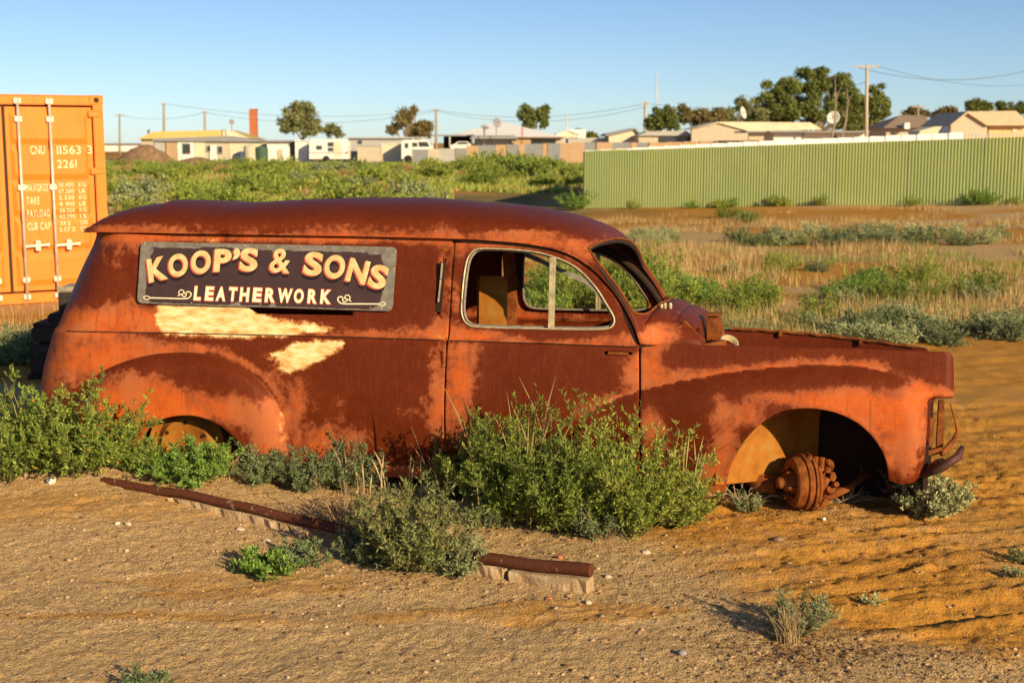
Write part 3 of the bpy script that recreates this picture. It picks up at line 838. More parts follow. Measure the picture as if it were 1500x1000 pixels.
# -------- front wing
f_outer = [(939.5, 509), (952, 508), (975, 505.5), (1100, 507.5), (1250, 511.5), (1385, 516.5), (1393, 518), (1396.5, 524), (1398, 550), (1398, 580), (1396, 585), (1378, 586), (1366, 589), (1359, 597), (1357.5, 640), (1355, 678), (1348, 696), (1337, 706), (1318, 708), (1303, 702)]
f_arch = [(1303, 702), (1298, 672), (1284, 645), (1262, 621), (1234, 605), (1202, 596.5), (1170, 595.5), (1140, 602), (1111, 621), (1087, 649), (1071, 680), (1064, 705), (1060, 726)]
fo = np.vstack([[L(u, v, 0.0) for u, v in f_outer], smooth_loop([L(u, v, -0.06) for u, v in f_arch], 0.012, False), [L(1020, 726, 0), L(941, 700, 0), L(940.5, 600, 0)]])
exf = []
for v in np.arange(520, 700, 5):
    for du in (0.5, 1.5, 3, 5, 8, 12): exf.append(L((1357 if v > 590 else 1397) - du, v, 0.0))
arch_l = smooth_loop([L(u, v, -0.06) for u, v in f_arch], 0.012, False)
def map_ff(p):
    y = side_y(p[:, 0], p[:, 1], False)
    da = np.minimum(dist_to(p, arch_l), 0.035) / 0.035
    return np.stack([p[:, 0], y - 0.007 * (1 - da) ** 2, p[:, 1]], -1)
V, F, q = patch(fo, [], map_ff, st, [[(x, crown(x)) for x in np.linspace(X940, L(1300, 550, 0)[0], 60)]], np.array(exf), edge=0.0035, flange=0.025, bstep=0.013)
o_ff, o_ff2 = van_part('front_wing', V, F, MAT_RUST)
# turned-in top flange of each wing (bonnet shut line)
for sgn, par in ((1, o_ff), (-1, o_ff2)):
    m = MB(); us = np.linspace(962, 1388, 24)
    pa = []
    for u in us:
        x, z = L(u, np.interp(u, [962, 1100, 1250, 1388], [506, 507.5, 511.5, 517]), 0.012)
        pa.append((x, z))
    rows = []
    for dy, dz in ((0.010, -0.002), (0.016, 0.001), (0.045, -0.004), (0.052, -0.012), (0.054, -0.09)):
        rows.append([(x, dy if sgn > 0 else VW - dy, z + dz + 0.002 * math.sin(x * 37)) for x, z in pa])
    vv = [p for r in rows for p in r]; n = len(pa)
    ff = [(i * n + k, i * n + k + 1, (i + 1) * n + k + 1, (i + 1) * n + k) for i in range(len(rows) - 1) for k in range(n - 1)]
    V = np.array(vv); o, _ = van_part('wing_flange', V, ff, MAT_RUST, None, None, par, False)

# -------- roof with windscreen frame
NP = [(127, 338.5), (140, 339), (165, 339.5), (205, 340), (300, 341.5), (420, 343.5), (540, 345.5), (658, 348.5), (720, 351.5), (780, 357.5), (830, 370), (868, 393.5), (901, 429), (925, 469), (938.5, 504)]
NY = [.24, .17, .14, .115, .10, .10, .10, .10, .10, .10, .095, .08, .055, .03, .012]
CPX = [(143, 331), (153, 312), (174, 299.5), (210, 295), (290, 293), (410, 293.5), (520, 290), (640, 291), (715, 296), (780, 302), (846, 316), (894, 335), (917, 359), (944, 393), (982, 443)]
NPT = np.array([(L(u, v, y)[0], y, L(u, v, y)[1]) for (u, v), y in zip(NP, NY)])
CPT = np.array([(L(u, v, VW / 2)[0], VW / 2, L(u, v, VW / 2)[1]) for u, v in CPX])
for k_, dx_ in enumerate((-.035, -.02, .01, .03)): CPT[k_, 0] = NPT[k_, 0] + dx_
def cr(P, t):
    t = np.clip(t, 0, len(P) - 1); i = np.minimum(t.astype(int), len(P) - 2); f = (t - i)[:, None]
    p0 = P[np.maximum(i - 1, 0)]; p1 = P[i]; p2 = P[i + 1]; p3 = P[np.minimum(i + 2, len(P) - 1)]
    return 0.5 * (2 * p1 + (p2 - p0) * f + (2 * p0 - 5 * p1 + 4 * p2 - p3) * f ** 2 + (3 * p1 - p0 - 3 * p2 + p3) * f ** 3)
def map_roof(p):
    t = p[:, 0]; s = p[:, 1]; mir = s > 1; ss = np.clip(np.where(mir, 2 - s, s), 0, 1)
    Nn = cr(NPT, t); C = cr(CPT, t)
    n = 2.5 - 0.3 * sstep(10, 12, t)
    ph = ss * math.pi / 2
    a = np.sin(ph) ** (2 / n); c = 1 - np.cos(ph) ** (2 / n)
    fx = a * (1 - sstep(9, 11.5, t)) + (0.62 * a + 0.38 * c) * sstep(9, 11.5, t)
    x = Nn[:, 0] + (C[:, 0] - Nn[:, 0]) * fx
    z = Nn[:, 2] + (C[:, 2] - Nn[:, 2]) * a
    y = Nn[:, 1] + (VW / 2 - Nn[:, 1]) * c
    z = z + 0.012 * (fbm(x * 2.2, y * 2.2 + mir * 3, 3, 41) - 0.5) * a
    # shallow dent towards the rear of the roof
    z = z - 0.012 * np.exp(-((x - L(375, 300, .7)[0]) / 0.16) ** 2) * a
    return np.stack([x, np.where(mir, VW - y, y), z], -1)
scr_pts = [(10.85, .22), (10.95, .33), (11.15, .48), (11.42, .68), (11.62, .9)]
scr_pts += [(11.72, 1.1), (11.74, 1.35), (11.72, 1.6), (11.82, 1.77)]
low = [(13.15, .15), (13.7, .40), (13.85, .7), (13.88, 1.0)]
low += [(a, 2 - b) for a, b in low[-2::-1]]
scr_pts += [(12.1, 1.825), (12.6, 1.83)] + low[::-1] + [(12.45, .125), (11.75, .125), (11.2, .15)]
scr = smooth_loop(scr_pts, 0.03)
V, F, q = patch([(0.0, 0.003), (14.0, 0.003), (14.0, 1.997), (0.0, 1.997)], [scr], map_roof, 0.05, gstep=(0.07, 0.028), bstep=0.035, edge=0.003, flange=0.02)
u, v = proj(V)
o_roof, _ = van_part('roof', V, F, MAT_RUST, None, [], None, False)
# windscreen rubber and frame
for sc_ in (scr,):
    sp_ = map_roof(np.vstack([sc_, sc_[:1]]))
    MB().tube([(p[0] - 0.010, p[1], p[2] - 0.014) for p in sp_], 0.010, 6).build('windscreen_rubber', MAT_RUBBER, o_roof, True)
    MB().tube([(p[0], p[1], p[2] + 0.002) for p in sp_], 0.0055, 6).build('windscreen_frame', MAT_SCALE, o_roof, True)
# rain gutter
tt = np.arange(0, 14.01, 0.1)
for side in (0, 1):
    e = map_roof(np.stack([tt, np.full(len(tt), 0.0005 if side == 0 else 1.9995)], -1))
    sg = -1 if side == 0 else 1
    rows = []
    for dy, dz in ((0.004, 0.006), (-0.008, 0.004), (-0.010, -0.003), (-0.002, -0.006), (0.006, -0.005)):
        k = 1 - 0.5 * sstep(10.5, 12, tt)
        rows.append(np.stack([e[:, 0], e[:, 1] - sg * dy * k * -1 * -1 if False else e[:, 1] + (-sg) * dy * k, e[:, 2] + dz], -1))
    n = len(tt); V = np.vstack(rows); ff = [(i * n + k, i * n + k + 1, (i + 1) * n + k + 1, (i + 1) * n + k) for i in range(4) for k in range(n - 1)]
    van_part('rain_gutter', V, ff, MAT_RUST, None, [], o_roof, False)
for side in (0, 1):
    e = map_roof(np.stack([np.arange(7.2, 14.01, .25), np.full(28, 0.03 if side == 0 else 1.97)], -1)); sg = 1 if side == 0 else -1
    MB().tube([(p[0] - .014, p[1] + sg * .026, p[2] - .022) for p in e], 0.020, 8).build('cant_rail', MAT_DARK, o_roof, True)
# rear lip of the roof
e = map_roof(np.stack([np.full(40, 0.02), np.linspace(0.0, 2.0, 40)], -1))
MB().tube([(p[0] - 0.004, p[1], p[2] - 0.003) for p in e], 0.008, 6).build('rear_lip', MAT_SCALE, o_roof, True)

# -------- rear end
def map_rear(p):
    return np.stack([xr_f(p[:, 1]) + 0.04 * np.clip(np.abs(-p[:, 0] - VW / 2) / 0.5, 0, 1) ** 2 * 0 - 0.0, -p[:, 0], p[:, 1]], -1)
V, F, q = patch([(-VW + 0.40, rear_z[-1]), (-0.40, rear_z[-1]), (-0.40, rear_z[0] + .01), (-VW + 0.40, rear_z[0] + .01)], [], map_rear, 0.03)
van_part('rear_doors', V, F, MAT_RUST, None, [], None, False)

# -------- scuttle (cowl) below the windscreen
CN = [(938, 504), (948, 505.5), (965, 506), (985, 506), (1005, 506.5), (1020, 507), (1030, 507), (1035, 507)]
CNY = [.02, .05, .09, .11, .12, .13, .15, .2]
CC = [(985, 440), (993, 440.5), (1000, 444), (1008, 447.5), (1016, 452), (1024, 458), (1031, 468), (1036, 500)]
CNT = np.array([(L(u, v, y)[0], y, L(u, v, y)[1]) for (u, v), y in zip(CN, CNY)])
CCT = np.array([(L(u, v, VW / 2)[0], VW / 2, L(u, v, VW / 2)[1]) for u, v in CC])
def map_cowl(p):
    t = p[:, 0]; s = p[:, 1]; mir = s > 1; ss = np.clip(np.where(mir, 2 - s, s), 0, 1)
    Nn = cr(CNT, t); C = cr(CCT, t); n = 2.6; ph = ss * math.pi / 2
    a = np.sin(ph) ** (2 / n); c = 1 - np.cos(ph) ** (2 / n)
    a = a - 0.035 * np.exp(-((t - 2.9) / 0.25) ** 2) * np.sin(ph)
    x = Nn[:, 0] + (C[:, 0] - Nn[:, 0]) * (0.5 * a + 0.5 * c); z = Nn[:, 2] + (C[:, 2] - Nn[:, 2]) * a; y = Nn[:, 1] + (VW / 2 - Nn[:, 1]) * c
    return np.stack([x, np.where(mir, VW - y, y), z], -1)
# open ventilator bays in the scuttle
bay1 = smooth_loop([(4.9, 0.30), (5.9, 0.24), (6.2, 0.38), (5.6, 0.5), (5.0, 0.42)], 0.05)
V, F, q = patch([(0.0, 0.005), (7.0, 0.005), (7.0, 1.995), (0.0, 1.995)], [bay1], map_cowl, 0.05, gstep=(0.07, 0.025), bstep=0.04)
o_cowl, _ = van_part('scuttle', V, F, MAT_RUST, None, [], None, False)
# louvre strips hanging in the bay, heater box, brackets
m = MB()
a = Vector((L(1001, 474, .25)[0], .20, L(1001, 474, .25)[1])); b = Vector((L(1030, 503, .25)[0], .20, L(1030, 503, .25)[1]))
for i in range(16):
    p = a.lerp(b, i / 15.0)
    m.bar(p + Vector((-0.012, 0, -0.012)), p + Vector((0.016, 0, 0.018)), 0.004, 0.006, (0, 1, 0))
m.bar(a + Vector((0.012, 0.002, .016)), b + Vector((0.012, 0.002, .016)), 0.008, 0.008, (0, 1, 0))
m.build('vent_louvres', MAT_SCALE, o_cowl)
for (u, v) in ((969, 448), (974, 446), (982, 446)):
    x, z = L(u, v, .35)
    MB().lathe([(0.001, .010), (.007, .008), (.009, 0.0), (.008, -.02)], (x, .35, z), (0, -.3, 1), 12).build('wiper_spindle', MAT_TRIM, o_cowl, True)
# heater duct box standing in the engine bay
m = MB()
x0, zt = L(1037, 458, .62); x1, _z = L(1057, 458, .62); zl = L(1057, 500, .62)[1]
m.add([(x0, .55, zl), (x1 + .02, .55, zl), (x1 + .02, .72, zl), (x0, .72, zl), (x0, .55, zt - .03), (x1 - .005, .55, zt - .03), (x1 - .005, .70, zt - .03), (x0, .70, zt - .03)],
      [(3,2,1,0),(4,5,6,7),(0,1,5,4),(1,2,6,5),(2,3,7,6),(3,0,4,7)])
m.box(x0 - .008, x1 + .004, .54, .71, zt - .012, zt)
m.box(x0 + .006, x1 - .012, .56, .69, zt - .03, zt - .012)
m.build('heater_duct', MAT_SCALE, VAN, False, 0.003)
x, z = L(1068, 498, .45)
MB().lathe([(.044, -.02), (.050, 0), (.046, .010), (.038, .010), (.036, -.012), (.030, -.014)], (x, .45, z - .012), (.35, -.55, .75), 28).build('lamp_ring', simple_mat('cream_ring', (0.42, 0.34, 0.18), 0.6), VAN, True)
x0, z0 = L(1010, 510, .3); x1, z1 = L(1075, 509, .3)
MB().bar((x0, .3, z0 - .01), (x1, .34, z1 - .015), 0.12, 0.02).bar((x0 + .05, .28, z0), (x1 - .05, .40, z1 + .012), 0.03, 0.035).bar((x0 + .1, .5, z0 - .02), (x1 + .2, .52, z1 - .05), 0.1, 0.05).build('bay_bracket', MAT_SCALE, VAN, False, 0.003)
# engine bay: bulkhead, inner wings, front cross rail
xb = L(1034, 500, .4)[0]; zf = L(1034, 506, .4)[1]
MB().box(xb - .012, xb, .10, VW - .10, zf - .62, zf + .005).build('bulkhead', MAT_SCALE, VAN)
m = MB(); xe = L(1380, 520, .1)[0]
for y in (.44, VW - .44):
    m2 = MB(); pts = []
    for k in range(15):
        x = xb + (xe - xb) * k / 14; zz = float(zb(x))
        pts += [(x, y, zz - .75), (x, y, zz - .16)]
    m2.add(pts, [(2 * k, 2 * k + 2, 2 * k + 3, 2 * k + 1) for k in range(14)]).build('inner_wing', MAT_DARK, VAN)  # near-black colour puts the wheel bay's shade into the sheet
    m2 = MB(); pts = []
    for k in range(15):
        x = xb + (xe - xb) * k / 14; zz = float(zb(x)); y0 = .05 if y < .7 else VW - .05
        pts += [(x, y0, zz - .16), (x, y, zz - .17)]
    m2.add(pts, [(2 * k, 2 * k + 2, 2 * k + 3, 2 * k + 1) for k in range(14)]).build('wing_shelf', MAT_DARK, VAN)  # same near-black, darkening the top of the bay as shade would
# ragged bonnet channel left along the far wing
m = MB(); P = []
for k in range(26):
    x = xb + .06 + (xe - xb - .10) * k / 25
    P.append((x, VW - .055, float(zb(x)) + 0.008 + 0.003 * math.sin(k * 1.9) - 0.006 * (k / 25)))
m.tube(P, [0.009 + 0.002 * math.sin(k * 2.7) for k in range(26)], 6)
for k in (7, 18): m.box(P[k][0] - .010, P[k][0] + .010, VW - .075, VW - .055, P[k][2] - .03, P[k][2])
m.build('bonnet_channel', MAT_SCALE, VAN)

def droop_far(ob, ref_x0=None):
    n = len(ob.data.vertices); a = np.empty(n * 3, np.float32); ob.data.vertices.foreach_get('co', a); a = a.reshape(-1, 3)
    f = np.clip((a[:, 0] - xb) / (xe - xb), 0, 1); k = np.clip((a[:, 0] - (xb - .25)) / .25, 0, 1)
    a[:, 2] -= 0.035 * k + 0.055 * f ** 1.6; a[:, 1] -= 0.22 * f ** 2
    ob.data.vertices.foreach_set('co', a.ravel()); ob.data.update()
for ob in [o_ff2] + list(o_ff2.children) + [c for c in VAN.children if c.name.startswith('bonnet_channel')]: droop_far(ob)

# -------- sills, floor, inner panels
x0 = L(408, 690, 0)[0]; x1 = L(1040, 700, 0)[0]
zs0 = L(540, 681, .03)[1]; zs1 = L(540, 697, .03)[1]
for y0, y1 in ((.045, .10), (VW - .10, VW - .045)):
    m = MB(); sl = (L(1000, 704, .03)[1] - zs0) / (L(1000, 704, .03)[0] - L(540, 681, .03)[0])
    a = (x0, (y0 + y1) / 2, zs0 + sl * (x0 - L(540, 681, .03)[0]) - .03); b = (x1, (y0 + y1) / 2, zs0 + sl * (x1 - L(540, 681, .03)[0]) - .03)
    m.bar(a, b, y1 - y0, .06)
    o = m.build('sill', MAT_RUST, VAN, False, 0.008)
    me = o.data
    for nm, val in (('wear', .75), ('cream', 0)):
        q = me.attributes.new(nm, 'FLOAT', 'POINT'); q.data.foreach_set('value', np.full(len(me.vertices), val, np.float32))
zfl = float(zs1)
MB().box(L(70, 600, .3)[0] + .15, xb - .012, .10, VW - .10, zfl - .01, zfl + .01).build('floor_pan', MAT_SCALE, VAN)
# load-space bulkhead frame and inner wheel box
xbp = L(640, 500, .2)[0]
MB().box(xbp - .35, xbp - .33, .95, VW - .09, zfl + .01, zfl + .70).build('load_space_panel', MAT_OCHRE, VAN)
MB().box(xbp + .02, xbp + .34, .28, VW - .28, zfl + .01, zfl + .22).build('seat_base', MAT_SCALE, VAN, False, .01)
xs0, zs_t = L(698, 404, .5); xs1 = L(742, 404, .5)[0]
MB().box(xs0, xs1, .50, .54, zfl + .01, zs_t).build('seat_back', MAT_OCHRE, VAN, False, .015)
MB().box(xb - .20, xb - .05, .12, VW - .12, zf - .16, zf + .01).build('dashboard', MAT_SCALE, VAN, False, .02)

# -------- front wheel bay: splash panel, brake drum, suspension
xa, za = L(1060, 700, .0); xt, zt = L(1180, 593, .0)
rows = []
for i in range(17):
    f = i / 16.0                                 # across the bay
    yy = -0.02 + 0.42 * f
    xx = xa - 0.035 + 0.46 * f ** 0.9
    rows.append([(xx + 0.30 * max(0, k / 12.0 - .55) ** 1.6, yy, za - .03 + (zt + .09 - za + .03) * k / 12.0) for k in range(13)])
vv = [p for r in rows for p in r]
ff = [(i * 13 + k, i * 13 + k + 1, (i + 1) * 13 + k + 1, (i + 1) * 13 + k) for i in range(16) for k in range(12)]
obj('splash_panel', mesh_np('splash_panel', vv, ff, MAT_OCHRE, True), VAN)
ax = Vector((-0.93, -0.37, -0.02)).normalized()
x, z = L(1168, 706, .10)
org = Vector((x, .10, z))
drum = MB().lathe([(.001, .012), (.066, .012), (.072, .030), (.106, .034), (.114, .028), (.119, .014), (.121, -.012), (.130, -.014), (.132, -.020), (.132, -.030), (.125, -.036), (.125, -.044), (.135, -.046), (.135, -.056), (.10, -.060), (.001, -.060)], org, ax, 48).build('brake_drum', MAT_SCALE, VAN)
auto_smooth(drum, 30)
MB().lathe([(.001, .100), (.022, .098), (.027, .088), (.028, .068), (.040, .062), (.043, .040), (.052, .036), (.054, .012)], org, ax, 28).build('wheel_hub', MAT_SCALE, drum, True)
aa = ax.cross(Vector((0, 0, 1))).normalized(); bb = ax.cross(aa)
for k in range(5):
    tq = 2 * math.pi * k / 5 + .4
    p = org + (aa * math.cos(tq) + bb * math.sin(tq)) * .062
    MB().tube([p + ax * .01, p + ax * .045, p + ax * .066], .0075, 8).build('wheel_stud', MAT_SCALE, drum, True)
m = MB()
inn = org - ax * .085
m.lathe([(.001, .0), (.108, .0), (.112, .008), (.108, .016), (.001, .018)], inn, ax, 32)
m.build('backing_plate', MAT_SCALE, drum, True)
m = MB(); rq_ = random.Random(9)
for k, (du, dv) in enumerate(((0, 0), (9, 1), (18, 2), (27, 5))):
    x, z = L(1186 + du, 671 + dv, .07); m.tube([(x, .07, z - .05), (x, .07, z - .012), (x, .07, z + .010), (x, .07, z + .012)], [.013, .014, .014, .008], 8)
for (u_, v_, r_, y_) in ((1204, 690, .036, .08), (1216, 684, .026, .07), (1219, 700, .022, .07), (1208, 708, .032, .08), (1214, 722, .026, .07), (1206, 735, .028, .08), (1194, 738, .024, .07), (1222, 712, .016, .06)):
    x, z = L(u_, v_, y_); P = []
    for q in range(3): P.append((x + rq_.uniform(-.012, .012), y_ + rq_.uniform(-.02, .05) , z + (.8 - .8 * q) * r_))
    m.tube(P, [r_ * rq_.uniform(.5, .8), r_ * rq_.uniform(.8, 1.05), r_ * rq_.uniform(.45, .8)], 7)
x, z = L(1225, 722, .14); m.tube([(x - .10, .13, z - .03), (x - .03, .13, z - .012), (x + .05, .16, z + .02), (x + .14, .40, z + .05)], [.024, .022, .016, .02], 8)
x, z = L(1190, 700, .45); m.tube([(x, .2, z), (x, 1.1, z - .02)], .03, 8)
m.build('suspension_arm', MAT_SCALE, VAN)
x, z = L(1120, 712, .12); m = MB()
m.tube([(x - .13, .2, z + .06), (x - .02, .17, z + .01), (x + .05, .15, z)], [.035, .05, .04], 8).build('steering_link', MAT_SCALE, VAN, True)

# -------- rear wheel
x, z = L(272, 652, .04)
wheel = MB().lathe([(.001, -.03), (.030, -.03), (.034, -.012), (.085, -.010), (.105, -.022), (.130, -.026), (.150, -.004), (.168, .012), (.186, .012), (.196, -.010), (.204, -.012), (.206, .0), (.196, .02), (.19, .10), (.21, .13)], (x, .06, z), (0, 1, 0), 56).build('rear_wheel', MAT_OCHRE, VAN)
auto_smooth(wheel, 35)
for k in range(6):
    tq = 2 * math.pi * k / 6 + .5
    MB().lathe([(.001, -.001), (.010, -.001), (.011, .006)], (x + .117 * math.cos(tq), .06 - .0275, z + .117 * math.sin(tq)), (0, 1, 0), 12).build('wheel_hole', MAT_DARK, wheel, False)
MB().box(L(180, 600, .3)[0], L(400, 600, .3)[0], .34, .36, zfl - .1, zfl + .45).build('inner_wheel_arch', MAT_DARK, VAN)

# -------- front end remains: lamp flange, uprights, bumper irons
pts = [L(u, v, .03) for u, v in [(1357, 566), (1360, 566), (1363, 590), (1362, 640), (1359.5, 650), (1357, 640)]]
MB().prism(pts, .02, .10).build('lamp_flange', MAT_RUST, o_ff)
for nm, poly, y0, y1 in (('radiator_upright', [(1375, 586), (1384, 586), (1382, 655), (1371, 657)], .34, .37),
                         ('radiator_upright', [(1358, 612), (1369, 612), (1366, 655), (1358, 655)], .16, .19),
                         ('front_cross_rail', [(1350, 662), (1380, 655), (1381, 663), (1350, 672)], .1, .14)):
    MB().prism([L(u, v, y0) for u, v in poly], y0, y1).build(nm, MAT_SCALE, VAN, False, .003)
xq, zq = L(1372, 600, .3)
MB().box(xq - .07, xq - .05, .03, VW - .03, zq - .42, zq + .17).build('radiator_light_block', MAT_DARK, VAN)  # panel extended over the whole front to block sun from the wheel bay
m = MB()
P = [L(1392, 590, .45), L(1398, 612, .45), L(1403, 630, .45), L(1397, 645, .40), L(1388, 655, .3), L(1380, 664, .2)]
m.tube([(p[0], y, p[1]) for p, y in zip(P, (.45, .45, .45, .40, .3, .2))], [.004, .004, .010, .013, .014, .014], 6).build('bumper_stay', MAT_SCALE, VAN, True)
m = MB()
a = L(1342, 697, .06); b = L(1380, 672, .02); c = L(1412, 660, -.02)
m.bar((a[0], .10, a[1] - .02), (b[0], .03, b[1] - .01), .07, .028).build('bumper_iron', MAT_SCALE, VAN, False, .004)
m = MB()
m.tube([(L(1352, 690, .0)[0], .0, L(1352, 690, .0)[1] - .02), (L(1380, 684, -.05)[0], -.05, L(1380, 684, -.05)[1]), (L(1404, 668, -.02)[0], -.02, L(1404, 668, -.02)[1]), (c[0], .06, c[1] + .004)], [.014, .020, .020, .010], 8).build('bumper_end', simple_mat('dull_dark_steel', (0.085, 0.035, 0.028), 0.65, 0.2, 0.4, 20), VAN, True)
x, z = L(1389, 613, .5)
MB().bar((x - .02, .5, z - .012), (x + .05, .48, z + .012), .012, .012).build('cross_strut', MAT_OCHRE, VAN)

# ================================================================== LETTERED SIGN ON THE VAN
sTL, sTR, sBR, sBL = (207, 354), (582, 362), (575, 456), (201, 444)
def side_pt(u, v):
    y = 0.05
    for _ in range(6):
        x, z = L(u, v, y); y = float(side_y(x, z)) - 0.016
    return Vector((x, y, z))
ct = side_pt(395, 358); cb = side_pt(388, 450)
s_org = Vector((L(389, 404, (ct.y + cb.y) / 2)[0], (ct.y + cb.y) / 2 - 0.002, L(389, 404, (ct.y + cb.y) / 2)[1]))
s_up = Vector((0, ct.y - cb.y, ct.z - cb.z)).normalized()
s_n = Vector((1, 0, 0)).cross(s_up)                      # points to the street (-y)
def sign_uv(u, v):
    """pixel -> coordinates on the sign's own plane"""
    d = _Mi.to_3x3() @ ray(u, v)
    k = (s_org - _co).dot(s_n) / d.dot(s_n)
    P = _co + d * k - s_org
    return P.x, P.dot(s_up)
def on_sign(a, b, lift): return s_org + Vector((a, 0, 0)) + s_up * b + s_n * lift
def round_quad(c, r, n=5):
    out = []
    for i in range(4):
        p = Vector(c[i]); a = (Vector(c[i - 1]) - p).normalized(); b = (Vector(c[(i + 1) % 4]) - p).normalized()
        for k in range(n + 1):
            f = k / n
            out.append(tuple(p + a * r * (1 - f) ** 2 + b * r * f ** 2))
    return out
quad = [sign_uv(*q) for q in (sBL, sBR, sTR, sTL)]
rq = round_quad(quad, 0.03)
n = len(rq); vv = [on_sign(a, b, 0.003) for a, b in rq] + [on_sign(a, b, 0.0) for a, b in rq]
ff = [tuple(range(n)), tuple(range(2 * n - 1, n - 1, -1))] + [(i, i + n, (i + 1) % n + n, (i + 1) % n) for i in range(n)]
MAT_SIGNEDGE = simple_mat('worn_grey_sheet_metal', (0.235, 0.205, 0.165), 0.55, 0.25, 0.3, 25, 0.4)
m = MB(); m.add(vv, ff)
o_sign = m.build('sign_board', MAT_SIGNEDGE, VAN)
o_sign['label'] = 'dark lettered metal sign with worn grey edges'
# painted field with a flaked outline
def lerp_q(a, b):
    (x0, z0), (x1, z1), (x2, z2), (x3, z3) = quad
    bx = (x0 + (x1 - x0) * a, z0 + (z1 - z0) * a); tx = (x3 + (x2 - x3) * a, z3 + (z2 - z3) * a)
    return bx[0] + (tx[0] - bx[0]) * b, bx[1] + (tx[1] - bx[1]) * b
rr = random.Random(5); fld = []
for k in range(80): fld.append((0.022 + 0.935 * k / 80 , 0.012 + 0.02 * abs(math.sin(k * .9)) * (k % 7 == 0) + (0.05 if k in (0, 1, 2, 32, 33, 44, 45, 78, 79) else 0) + rr.uniform(0, .012)))
for k in range(24): fld.append((0.957 + rr.uniform(-.006, .002) + (-.02 if k in (0, 1) else 0) + (-.012 * max(0, k - 18) / 6), 0.03 + 0.84 * k / 24 + (.05 if k == 0 else 0)))
for k in range(80): fld.append((0.945 - 0.91 * k / 80, 0.905 - 0.03 * (k < 5) + rr.uniform(-.010, .008) - (.10 if k == 36 else 0) + (.03 if 50 < k < 62 else 0)))
for k in range(24): fld.append((0.034 + rr.uniform(-.004, .003) + .022 * max(0, 6 - k) / 6, 0.88 - 0.84 * k / 24))
fv = [on_sign(*lerp_q(a, b), 0.0042) for a, b in fld]
t = NT('dark_plum_sign_paint'); co = t.obj_co()
f1 = t.noise(co, 14, 5, 0.6); f2 = t.noise(co, 120, 3, 0.6)
c = t.ramp(f1, [(0.3, (0.046, 0.026, 0.026)), (0.7, (0.062, 0.034, 0.033))])
c = t.mix(t.mapr(f2, 0.66, 0.74, 0, .5), c, (0.13, 0.09, 0.07))
t.done(c, 0.5, 0, None, 0.3); MAT_PLUM = t.m
vo, eo, fo_, *_ = delaunay_2d_cdt([Vector(p) for p in fld], [(i, (i + 1) % len(fld)) for i in range(len(fld))], [], 1, 1e-6)
obj('sign_field', mesh_np('sign_field', [on_sign(*lerp_q(*p), 0.0042) for p in vo], [tuple(f) for f in fo_], MAT_PLUM), o_sign)
t = NT('aged_gold_paint'); co = t.obj_co()
f1 = t.noise(co, 22, 5, 0.6)
c = t.ramp(f1, [(0.3, (0.60, 0.37, 0.14)), (0.5, (0.74, 0.52, 0.24)), (0.7, (0.84, 0.66, 0.36))])
t.done(c, 0.5, 0, None, 0.3); MAT_GOLD = t.m
MAT_REDP = simple_mat('faded_red_paint', (0.50, 0.085, 0.05), 0.55)
MAT_BLACKP = simple_mat('brown_black_paint', (0.016, 0.009, 0.008), 0.55)
MAT_CREAMP = simple_mat('cream_letter_paint', (0.90, 0.76, 0.50), 0.5, 0, 0.08, 30)
_dg = None
def glyph(ch, offset=0.0):
    cu = bpy.data.curves.new('glyph', 'FONT'); cu.body = ch; cu.size = 1.0; cu.offset = offset
    cu.resolution_u = 5
    o = bpy.data.objects.new('glyph', cu); COL.objects.link(o)
    dg = bpy.context.evaluated_depsgraph_get(); dg.update()
    me = o.evaluated_get(dg).to_mesh()
    V = np.array([v.co[:2] for v in me.vertices]).reshape(-1, 2); F = [tuple(p.vertices) for p in me.polygons]
    o.evaluated_get(dg).to_mesh_clear()
    bpy.data.objects.remove(o, do_unlink=True); bpy.data.curves.remove(cu)
    return V, F
def gl(ch, u0, v0, u1, v1, ang, off):
    """glyph centred between two pixels; u0..u1 width, v0..v1 height in picture pixels"""
    o_ = 0.018 if ch == '&' else 0.042
    b, _ = glyph(ch, o_)
    gv, gf = glyph(ch, o_ if off is None else off)
    a = sign_uv((u0 + u1) / 2, (v0 + v1) / 2); k_ = FPX / (VY0 * CP + 0.7 * SP - (u0 + u1 - 1500) / 2 / 300.0 * math.sin(YAW)); w = (u1 - u0) / k_ / math.cos(YAW); h_ = (v1 - v0) / k_
    return (gv, gf, a[0], a[1], w, h_, math.radians(ang), (b.min(0), b.max(0)))
# KOOP'S & SONS on an arch: centre pixel, width, height, lean
big = [('K', 231.5, 394.5, 30, 36, 13), ('O', 262, 388.7, 30.5, 35, 7), ('O', 295.3, 384.2, 31, 35.5, 3), ('P', 327.3, 381.7, 27, 34.5, 1), ('\u2019', 347.5, 372.8, 10, 18, -2), ('S', 365.6, 380.7, 28, 35.5, -1),
       ('&', 412, 382.4, 32, 36.5, -3), ('S', 460, 386.7, 28.5, 36, -6), ('O', 491.3, 391, 31.5, 36, -8), ('N', 525, 397.5, 31.5, 35.5, -11), ('S', 555.3, 405.7, 27.5, 36, -13)]
KS = [gl(c, u - w / 2, v - h_ / 2, u + w / 2, v + h_ / 2, a, None) for c, u, v, w, h_, a in big]
def layers(items, name, mat, lay):
    for it in items:
        V, F, n = [], [], 0
        gv, gf, cx, cy, w, hgt, ang, (mn, mx) = it
        g2 = (gv - mn) / (mx - mn) - 0.5; x = g2[:, 0] * w; y = g2[:, 1] * hgt
        c_, s_ = math.cos(ang), math.sin(ang); X = x * c_ - y * s_ + cx; Y = x * s_ + y * c_ + cy
        for lift, dx, dy in lay:
            V += [on_sign(a + dx, b + dy, lift) for a, b in zip(X, Y)]; F += [tuple(i + n for i in f) for f in gf]; n += len(gv)
        obj(name, mesh_np(name, V, F, mat), o_sign)
